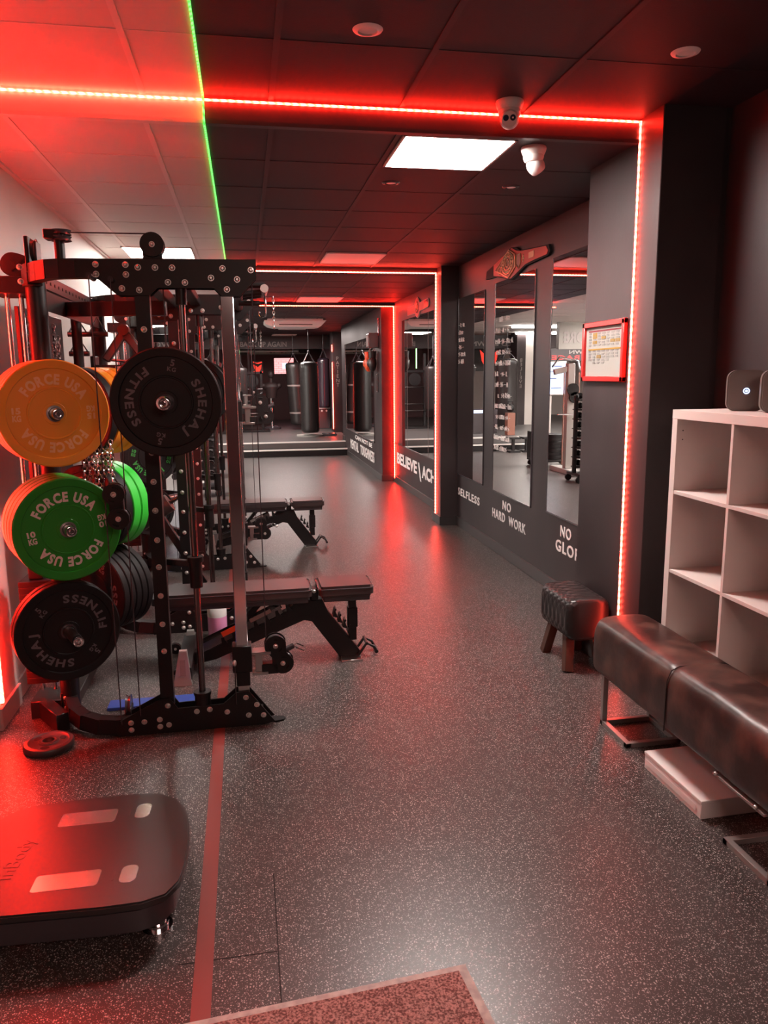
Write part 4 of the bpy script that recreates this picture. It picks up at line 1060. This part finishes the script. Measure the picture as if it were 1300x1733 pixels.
# triangular handles on a bracket box
r = tag(empty('accessory_shelf', (-.80, 4.80, 1.72)), 'black bracket shelf holding padded handles behind the yellow plates', 'shelf')
MB().box(-.06, .30, -.06, .10, -.07, 0, .003).obj('tray', BLK, r); MB().box(-.065, -.045, -.06, .1, -.12, .05, .002).obj('mount', BLK, r)
MB().box(.07, .30, -.064, -.06, -.055, -.01).obj('pale_sticker', LETG, r, smooth=0)
r = tag(empty('padded_handle', (-.68, 4.80, 1.72)), 'black padded triangular handle standing on the bracket shelf', 'handle')
MB().beam((-.11, 0, .025), (.01, 0, .195), .05, .045, .008, up=(0, 1, 0)).beam((.12, 0, .025), (.0, 0, .195), .05, .045, .008, up=(0, 1, 0)).cyl((.003, -.04, .20), (.003, .04, .20), .032, 20).obj('padded_arms', VINYL, r)
MB().tube([(-.08, 0, .03), (0, 0, .02), (.09, 0, .03)], .009, 8).obj('cross_bar', CHR, r)
for k, (x, z, t_) in enumerate(((-.93, 1.93, .5), (-.93, 1.82, .7), (-.82, 1.93, .4))):
    r = tag(empty('pull_grip', (x, 4.78, z)), 'black cable handle hanging left of the padded triangular handle', 'handle', 'cable handles by the bracket shelf')
    MB().tube([(-.05, 0, -.03), (0, 0, .06), (.05, 0, -.03)], .005, 6).obj('strap', CHR, r); MB().cyl((-.055, 0, -.035), (.055, 0, -.035), .015, 12).obj('grip', BLKFIT, r)

# ================================================================== WEIGHT BENCH
def make_bench():
    r = empty('weight_bench')
    def pad(x0, x1, n):
        # tapered padded cushion with rounded corners
        p = [(a + (x0 + x1) / 2, b_) for a, b_ in rrect(x1 - x0, .27, .03, 4)]
        b = MB().prism(p, .395, .462, 'z', .016); o = b.obj(n, VINYL, r, smooth=60)
        MB().tube([(a, b_, .449) for a, b_ in [((q[0] - (x0 + x1) / 2) * 1.0 + (x0 + x1) / 2, q[1] * 1.0) for q in p]], .003, 5, closed=True).obj('piping', BLKFIT, o)
        MB().box(x0 + .03, x1 - .02, -.10, .10, .365, .396, .004).obj('pad_board', BLKFIT, o)
        return o
    pad(-.55, .335, 'back_pad'); pad(.372, .69, 'seat_pad')
    MB().box(.33, .375, -.045, .045, .36, .43, .006).obj('hinge', BLK, r); bolt(.352, -.046, .42, r, .0095)
    MB().prism([(.25, .365), (.40, .365), (.43, .29), (.62, .03), (.60, .0), (.50, .0), (.335, .235), (.29, .245), (-.22, .045), (-.36, .02), (-.36, .09), (-.24, .115), (.2, .31)], -.035, .035, 'y', .004).obj('main_frame', BLK, r)
    MB().box(.555, .60, -.022, .022, .10, .37, .003).box(.548, .607, -.026, .026, .18, .30, .003).obj('seat_post', BLK, r)
    b = MB()
    for k in range(4):
        x, z = .46 + k * .028, .285 - k * .035
        b.prism([(x, z - .03), (x + .012, z + .015), (x + .02, z + .018), (x + .022, z + .008), (x + .016, z), (x + .03, z - .04)], -.03, .03, 'y')
    b.obj('seat_ladder', BLK, r)
    b = MB()
    for k in range(7):
        x, z = -.18 + k * .062, .155 + k * .028
        b.prism([(x, z - .03), (x - .006, z + .022), (x + .01, z + .028), (x + .014, z + .012), (x + .03, z - .01)], -.055, -.04, 'y').prism([(x, z - .03), (x - .006, z + .022), (x + .01, z + .028), (x + .014, z + .012), (x + .03, z - .01)], .04, .055, 'y')
    b.obj('back_ladder', BLK, r)
    MB().beam((-.30, -.05, .12), (.16, -.05, .325), .005, .045).beam((-.30, .05, .12), (.16, .05, .325), .005, .045).obj('ladder_rail', DARKSTEEL, r)
    MB().beam((-.18, -.062, .20), (-.10, -.062, .236), .004, .03).obj('orange_decal', ORG, r)
    MB().beam((-.02, -.062, .27), (.10, -.062, .325), .004, .022).obj('number_decal', LETG, r)
    MB().beam((.05, 0, .37), (-.16, 0, .14), .05, .03, .003).obj('support_strut', BLK, r)
    ft = MB().box(.50, .62, -.11, .11, 0, .010, .002).obj('front_foot', SATIN, r)
    MB().tube([(.60, -.05, .01), (.655, -.05, .085), (.70, -.05, .06), (.715, -.05, .03)], .0085, 8).tube([(.60, .05, .01), (.655, .05, .085), (.70, .05, .06), (.715, .05, .03)], .0085, 8).cyl((.655, -.06, .085), (.655, .06, .085), .0095, 12).cyl((.712, -.06, .032), (.712, .06, .032), .011, 12).obj('foot_handle', BLK, ft)
    MB().box(-.42, -.34, -.28, .28, .03, .10, .003).obj('rear_foot', BLK, r)
    MB().prism([(-.44, .0), (-.34, .0), (-.36, .20), (-.40, .20)], -.29, -.26, 'y', .003).obj('rear_foot_plate', GREYM, r)
    MB().prism([(-.44, .0), (-.34, .0), (-.36, .13), (-.40, .13)], .26, .29, 'y', .003).obj('rear_foot_plate', GREYM, r)
    MB().box(-.40, -.37, -.2915, -.2905, .06, .15).obj('warning_label', PAPER, r, smooth=0)
    for s in (-1, 1):
        for z in (.03, .10): pass
        w_ = MB().cyl((-.47, s * .24 - .015, .032), (-.47, s * .24 + .015, .032), .032, 24).obj('transport_wheel', RUB, r)
        MB().cyl((-.47, s * .24 - .018, .032), (-.47, s * .24 + .018, .032), .008, 12).obj('wheel_axle', BOLT, w_)
    MB().cyl((-.47, -.19, .032), (-.42, -.19, .05), .012, 8).obj('wheel_arm', BLK, r)
    return r
b1 = tag(make_bench(), 'adjustable black weight bench in the nearest rack', 'weight bench'); b1.location = (0, 4.34, 0)
b2 = copy_tree(b1); b2.location = (.03, 7.42, 0); tag(b2, 'adjustable black weight bench in the second rack, farther back', 'weight bench')

# bottle and bag behind the bench
r = tag(empty('spray_bottle', (-.225, 4.78, 0)), 'white bottle half full of pink liquid standing behind the near bench', 'bottle')
MB().lathe([(0, 0), (.055, 0), (.06, -.01), (.06, -.16), (0, -.16)], Matrix.Rotation(-PI / 2, 4, 'X'), 24).obj('liquid_body', PINKLIQ, r)
MB().lathe([(0, -.16), (.06, -.16), (.06, -.21), (.035, -.25), (.022, -.27), (.022, -.30), (0, -.30)], Matrix.Rotation(-PI / 2, 4, 'X'), 24).obj('white_shoulder', WPL, r)
tag(MB().ball((0, 0, .10), .10, 20, (1.0, .7, .95)).obj('cloth_bundle', ORG, loc=(-.12, 8.3, .0)), 'orange cloth bundle on the floor behind the far bench', 'cloth')
r = tag(empty('roller_pad', (-.62, 5.25, .75)), 'black padded roller angled under the green plates', 'roller pad')
MB().cyl((-.12, 0, -.07), (.10, 0, .07), .062, 24).obj('foam_roll', VINYL, r); MB().cyl((-.14, 0, -.085), (.16, 0, .105), .014, 12).obj('steel_bar', DARKSTEEL, r)
MB().beam((.02, 0, .0), (.30, 0, -.50), .05, .05, .004).beam((.30, 0, -.50), (.30, 0, -.75), .05, .05, .004).box(.2, .4, -.15, .15, -.75, -.72).obj('lever_arm', BLK, r)

# ================================================================== PLATFORM AREA
PF = .27
def bag(x, y, zb, zt, rad, label, zc, m=BLEATH, taper=1.0, tilt=0.0, bands=(), group=None):
    r = tag(empty('punching_bag', (x, y, zb)), label, 'punching bag', group)
    h = zt - zb
    b = bmesh.new(); seg = 36; rings = []
    rnd = random.Random(int(x * 100))
    prof = [(0, 0), (.85, 0), (.96, .02), (1, .05)] + [(1, .05 + .9 * i / 22) for i in range(1, 22)] + [(1.0, .96), (.9, .985), (.6, 1.0), (0, 1.0)]
    for pr, pz in prof:
        ring = []
        for k in range(seg):
            a = 2 * PI * k / seg
            f = 1 + (.012 * math.sin(9 * a + 3 * pz) * max(0, (pz - .75) * 4) + .01 * math.sin(pz * 60 + a) * (.4 + .6 * (pz > .7)))
            rr = rad * pr * f * (1 - (1 - taper) * (1 - pz))
            ring.append(b.verts.new((rr * math.cos(a) + tilt * (1 - pz), rr * math.sin(a), pz * h)))
        rings.append(ring)
    for A, B in zip(rings, rings[1:]):
        for k in range(seg): b.faces.new((A[k], A[(k + 1) % seg], B[(k + 1) % seg], B[k]))
    q = MB(); q._merge(b); body = q.obj('bag_body', m, r, smooth=60)
    for z in bands: MB().lathe([(rad * 1.01, -z * h), (rad * 1.015, -z * h - .02), (rad * 1.01, -z * h - .04)], Matrix.Translation((tilt * (1 - z), 0, 0)) @ Matrix.Rotation(-PI / 2, 4, 'X'), 32).obj('band', LETG, body)
    c = MB()
    for k in range(4):
        a = PI / 4 + PI / 2 * k
        c.cyl((rad * .8 * math.cos(a), rad * .8 * math.sin(a), h), (0, 0, h + .22), .008, 6)
    c.cyl((0, 0, h + .22), (0, 0, zc - zb), .010, 6).ball((0, 0, h + .22), .03, 10)
    c.obj('hanging_chain', BLKFIT, r)
    return r
bag(1.465, 17.7, .36, 1.95, .205, 'black fringed punching bag hanging nearest, in front of the others', ZD, taper=1.03)
r = bag(1.26, 20.0, .40, 1.97, .205, 'slightly tilted black punching bag left of the nearest bag', ZD, bands=(.62, .18), tilt=.10)
bag(2.02, 19.9, .83, 2.08, .15, 'shiny narrow punching bag beside the far led column', ZD, m=mat('shiny_vinyl', (.03, .02, .03), .15))
r = tag(empty('bag_base_box', (2.0, 20.15, PF)), 'black base box with white diamonds below the shiny bag', 'box')
MB().box(-.2, .2, 0, .35, 0, .54, .01).obj('casing', BLKFIT, r)
b = MB()
for k in range(3): b.prism([(-.14 + k * .12 - .03, .46), (-.14 + k * .12, .49), (-.14 + k * .12 + .03, .46), (-.14 + k * .12, .43)], -.004, 0, 'y')
b.obj('white_diamond', LETW, r, smooth=0); MB().box(-.2, .2, -.003, 0, .52, .535).obj('white_line', LETW, r, smooth=0)
r = tag(empty('floor_pad', (1.45, 17.75, PF)), 'pale and black checkered pad lying under the nearest punching bag', 'pad')
MB().lathe([(0, 0), (.30, 0), (.30, -.03), (0, -.03)], Matrix.Rotation(-PI / 2, 4, 'X'), 30).obj('pale_pad', PAPER, r); MB().box(.3, .62, -.1, .2, 0, .05, .01).obj('checker_strap', BLKFIT, r)
# reflected bags in the side room
bag(-.12, 18.9, .75, 1.85, .21, 'shorter rounded punching bag hanging left of the steps, seen in the mirror', ZD)
bag(-.75, 19.4, .285, 2.0, .24, 'wide dark red punching bag seen at the edge of the mirror', ZD, m=mat('dark_red_leather', (.10, .01, .012), .4))
bag(-1.80, 18.2, .35, 2.0, .27, 'big black punching bag by the handwritten mirror reflection', ZC)
r = bag(-.37, 16.5, 1.40, 1.80, .14, 'black teardrop speed bag hanging high in the side room', ZC, taper=.4)

def wall_rect(name, x0, x1, y, z0, z1, m, label, cat, frame=None):
    r = tag(empty(name, ((x0 + x1) / 2, y, z0)), label, cat)
    w = (x1 - x0) / 2
    MB().box(-w - .02, w + .02, -.05, 0, -.02, z1 - z0 + .02, .004).obj('casing', frame or BLKFIT, r); MB().box(-w, w, -.054, -.05, 0, z1 - z0).obj('screen' if cat == 'screen' else 'printed_face', m, r, smooth=0)
    return r
r = wall_rect('wall_screen', .96, 1.56, 24.6, 1.70, 2.18, PINKSCR, 'lit screen showing pink bricks on the dark red back wall', 'screen')
b = MB()
for k in range(7): b.box(-.3, .3, -.0556, -.054, .03 + k * .066, .036 + k * .066)
for k in range(7):
    for i in range(4): x = -.24 + i * .15 + (.07 if k % 2 else 0); b.box(x, x + .006, -.0556, -.054, .036 + (k - 1) * .066 if k else 0, .03 + k * .066)
b.obj('mortar_line', LETW, r, smooth=0); MB().box(-.05, .2, -.057, -.0556, .16, .33).obj('blue_box', SCREEN, r, smooth=0)
r = wall_rect('wall_poster', .30, .60, 24.6, 1.74, 2.08, BLKFIT, 'small red and black emblem poster on the dark back wall', 'poster')
rg = mat('glowing_red_print', (.6, .03, .02), .5, emit=(1, .05, .03), es=.55)
b = MB().prism([(-.15, .34), (-.02, .30), (.13, .34), (.13, .30), (.02, .27), (-.12, .30)], -.057, -.055, 'y').prism([(-.13, .25), (-.05, .21), (.0, .16), (.05, .21), (.12, .25), (.10, .12), (.03, .04), (-.03, .04), (-.11, .12)], -.057, -.055, 'y').prism([(-.14, 0), (.15, 0), (.15, .04), (.05, .07), (0, .03), (-.05, .07), (-.14, .04)], -.057, -.055, 'y')
b.obj('red_emblem', rg, r, smooth=0)
# lit strip on the far wall
tag(MB().cyl((-.3, 22.8, 2.34), (1.6, 22.8, 2.34), .03, 12).obj('ceiling_pipe', WPL), 'pale pipe running across below the far bulkhead', 'pipe')
tag(MB().box(-.10, -.075, 20.62, 20.64, 1.80, 2.335).obj('led_strip', mat('pale_green_led', (.1, .1, .1), .4, emit=(.4, 1, .35), es=1.5), smooth=0), 'short pale green light strip seen beside the chrome uprights', 'led strip')
# torso dummy
r = tag(empty('torso_dummy', (.70, 20.4, PF)), 'dark torso training dummy on a stand in front of the poster', 'training dummy')
TD = mat('dark_torso_rubber', (.022, .010, .010), .6)
b = MB().ball((0, 0, 1.40), .095, 20, (.85, 1, 1.2)).cyl((0, 0, 1.18), (0, 0, 1.34), .055, 16).ball((0, 0, 1.08), .18, 20, (1.15, .65, .75)).cyl((0, 0, .80), (0, 0, 1.08), .13, 24, .17).ball((-.2, 0, 1.12), .07, 14).ball((.2, 0, 1.12), .07, 14)
b.obj('torso', TD, r); MB().cyl((0, 0, .05), (0, 0, .82), .04, 16).obj('stand_pole', CHR, r)
MB().lathe([(0, 0), (.22, 0), (.22, -.04), (.14, -.08), (0, -.09)], Matrix.Rotation(-PI / 2, 4, 'X'), 30).obj('stand_base', BLKFIT, r)
# wall rack of machine parts behind
r = tag(empty('machine_tower', (.30, 19.6, PF)), 'dark cable machine frame with plate arms on the platform', 'gym machine')
MB().box(-.4, -.34, -.03, .03, 0, 1.9, .004).box(.10, .16, -.03, .03, 0, 1.5, .004).box(-.4, .16, -.03, .03, 1.42, 1.48, .004).box(-.45, .3, -.3, .3, 0, .05, .004).obj('frame', BLK, r)
for z in (.45, .62, 1.05): MB().cyl((-.4, -.05, z), (.16, -.05, z), .014, 10).obj('cross_bar', DARKSTEEL, r)
MB().lathe([(0, 0), (.16, 0), (.16, .04), (0, .04)], Matrix.Translation((-.1, -.07, 1.25)), 30).obj('round_weight', RUB, r)

# ================================================================== SIDE ROOM, SEEN IN THE MIRRORS
r = tag(empty('cable_machine', (-.73, 12.0, 0)), 'silver grey cable machine with a curved top handle, seen in the right mirror', 'gym machine')
MB().box(-.06, .06, -.06, .06, .08, 1.80, .006).beam((0, 0, 1.72), (.28, 0, 1.66), .07, .09, .005).box(-.1, .1, -.5, .5, 0, .08, .006).obj('grey_frame', GREYM, r)
MB().tube([(-.16, -.02, 1.68), (-.12, -.02, 1.84), (.20, -.02, 1.90), (.32, -.02, 1.74)], .016, 8).obj('curved_handle', CHR, r)
b = MB().cyl((-.02, -.11, 1.38), (-.02, -.07, 1.38), .10, 20).cyl((-.05, -.11, 1.25), (-.05, -.07, 1.25), .09, 20); b.obj('pulley_cover', BLK, r)
MB().cyl((.12, -.05, .15), (.12, -.05, 1.65), .012, 10).cyl((-.14, -.05, .15), (-.14, -.05, 1.65), .012, 10).obj('guide_rod', mat('copper_toned_rod', (.5, .32, .28), .3, 1.0), r)
MB().cyl((-.22, -.1, .98), (.24, -.1, .98), .014, 10).obj('long_bar', CHR, r)
def plate_tower(x, y, label):
    r = tag(empty('plate_storage_cart', (x, y, 0)), label, 'storage cart')
    MB().box(-.35, .35, -.3, .3, .10, .14, .004).box(-.35, -.32, -.3, .3, .14, .62, .003).box(.32, .35, -.3, .3, .14, .62, .003).obj('cart_frame', BLK, r)
    for sx in (-.3, .3):
        for sy in (-.25, .25): MB().cyl((sx, sy - .015, .05), (sx, sy + .015, .05), .05, 18).obj('castor', RUB, r)
    return r
plate_tower(-.86, 13.0, 'black wheeled plate cart beyond the cable machine, seen in the mirror')
for k in range(7):
    b = MB().lathe([(.026, 0), (.21, 0), (.215, -.005), (.215, -.055), (.21, -.06), (.026, -.06), (.026, 0)], Matrix.Rotation(-PI / 2, 4, 'X'), 36).obj('stacked_weight_plate', RUB, loc=(-.86 + .01 * (k % 2), 13.0, .142 + k * .0625))
    tag(b, 'dark weight plate in the flat stack on the wheeled cart', 'weight plate', 'flat stacked plates on the cart')
r = tag(empty('dumbbell_rack', (-.60, 11.0, 0)), 'tall dark dumbbell tower on castors at the edge of the right mirror', 'dumbbell rack')
MB().box(-.22, .22, -.22, .22, .10, .14, .004).box(-.22, -.17, -.03, .03, .12, 1.32, .004).box(.17, .22, -.03, .03, .12, 1.32, .004).obj('rack_frame', BLK, r)
for sx in (-.2, .2):
    for sy in (-.2, .2): MB().cyl((sx, sy - .015, .05), (sx, sy + .015, .05), .05, 16).obj('castor', RUB, r)
for k in range(8): MB().box(-.2, .2, -.12, .12, .22 + k * .145, .235 + k * .145, .002).obj('tray', BLK, r)
def dumbbell(loc, label, group):
    r = tag(empty('dumbbell', loc), label, 'dumbbell', group)
    MB().cyl((0, -.12, 0), (0, .12, 0), .014, 12).obj('handle', CHR, r)
    MB().cyl((0, -.14, 0), (0, -.06, 0), .047, 8).cyl((0, .06, 0), (0, .14, 0), .047, 8).obj('weight_head', RUB, r)
    return r
d0 = dumbbell((-.70, 11.0, .2855), 'black dumbbell on the tall dumbbell tower', 'dumbbells on the tower')
for k in range(8):
    for i in range(3):
        if k == 0 and i == 0: continue
        c = copy_tree(d0); c.location = (-.70 + i * .10, 11.0, .2855 + k * .145)
r = tag(empty('step_block', (-1.05, 15.55, 0)), 'dark i-shaped step block standing before the platform steps', 'step block')
for dx in (0, -.30):
    c = MB().box(dx - .12, dx + .12, -.15, .15, .0, .04, .003).box(dx - .12, dx + .12, -.15, .15, .28, .32, .003).box(dx - .03, dx + .03, -.03, .03, .04, .28, .002).obj('block', BLK, r)
r = tag(empty('kettlebell_stand', (-1.38, 16.7, PF)), 'wooden post topped with black kettlebells on the platform', 'kettlebell stand')
MB().box(-.09, .09, -.09, .09, 0, .50, .004).obj('wooden_post', mat('red_brown_wood', (.22, .08, .05), .5), r)
MB().ball((0, 0, .60), .095, 18).tube([(-.06, 0, .66), (-.05, 0, .76), (.05, 0, .76), (.06, 0, .66)], .014, 8).obj('kettlebell', RUB, r)
r = wall_rect('menu_screen', -1.40, -.85, 13.8, 1.26, 1.84, SCREEN, 'upright lit blue screen standing in the side room, seen in the right mirror', 'screen', GREYM)
MB().box(-.03, .03, -.02, .02, -1.26, 0).box(-.2, .2, -.2, .2, -1.26, -1.23).obj('stand', GREYM, r)
MB().box(-.2, -.05, -.056, -.054, .5, .52).box(-.1, .1, -.056, -.054, .4, .415).box(-.1, .05, -.056, -.054, .28, .295).box(-.2, .0, -.056, -.054, .1, .115).obj('screen_text', mat('blue_ink', (.05, .06, .2), .5), r, smooth=0)
wall_text('wall_lettering', 'MORE', (-3.0, 15.99, 2.28), (-2.3, 15.99, 2.28), .24, LETG, 'grey word more on the white beam of the side room', normal=(0, -1, 0))
r = tag(empty('hanging_sign_board', (-2.75, 16.02, 1.90)), 'black sign with small white and red words hanging below the white beam', 'sign')
MB().box(-.85, .85, 0, .04, 0, .27).obj('board', BLACKW, r, smooth=0)
wall_text('white_lettering', 'DOWN', (-.3, -.003, .15), (.3, -.003, .15), .08, LETG, None, normal=(0, -1, 0), parent=r)
wall_text('red_lettering', 'BEAST RAGE', (-.75, -.003, .03), (.7, -.003, .03), .09, LETR, None, normal=(0, -1, 0), parent=r)
struct('wall_pillar_white', MB().box(-3.5, -2.95, 20.0, 20.5, 0, ZC + .02), WHITEW)
struct('wall_pillar_black', MB().box(-2.95, -2.70, 20.0, 20.5, 0, ZC + .02), BLACKW)
b = MB()
for i, c in enumerate('BELIEVE'):
    me, x0, x1 = glyph(c, .01)
    b.mesh(me, Matrix.Translation((0, 0, -i * .115)) @ Matrix.Rotation(PI / 2, 4, 'X') @ Matrix.Diagonal((.13, .13, .1, 1)) @ Matrix.Translation((-(x0 + x1) / 2, 0, 0)))
tag(b.obj('wall_lettering', LETG, loc=(-2.82, 19.994, 1.95), smooth=0), 'grey word believe running down the black pillar', 'lettering')
r = wall_rect('wall_poster', -3.9, -2.9, 24.6, 1.75, 2.6, BLKFIT, 'large glowing red and black poster on the far wall of the side room', 'poster')
b = MB().prism([(-.3, .65), (-.1, .5), (0, .6), (.12, .48), (.32, .66), (.25, .3), (.1, .05), (0, .15), (-.1, .05), (-.25, .3)], -.057, -.055, 'y'); b.obj('red_shape', rg, r, smooth=0)
r = wall_rect('wall_screen', -3.75, -3.35, 21.0, 1.60, 2.1, PINKSCR, 'small pink lit screen beside the white pillar', 'screen')
MB().box(-.03, .03, -.03, 0, -1.4, 0).obj('stand', BLK, r)
r = tag(empty('equipment_box', (-1.0, 17.6, PF)), 'black box with a red edge and blue top label on the platform', 'box')
MB().box(-.3, .3, -.25, .25, 0, .55, .01).obj('casing', BLKFIT, r); MB().box(-.02, .0, -.254, -.25, 0, .5).obj('red_edge', LETR, r, smooth=0); MB().box(.02, .28, -.254, -.25, .47, .54).obj('blue_label', SCREEN, r, smooth=0)
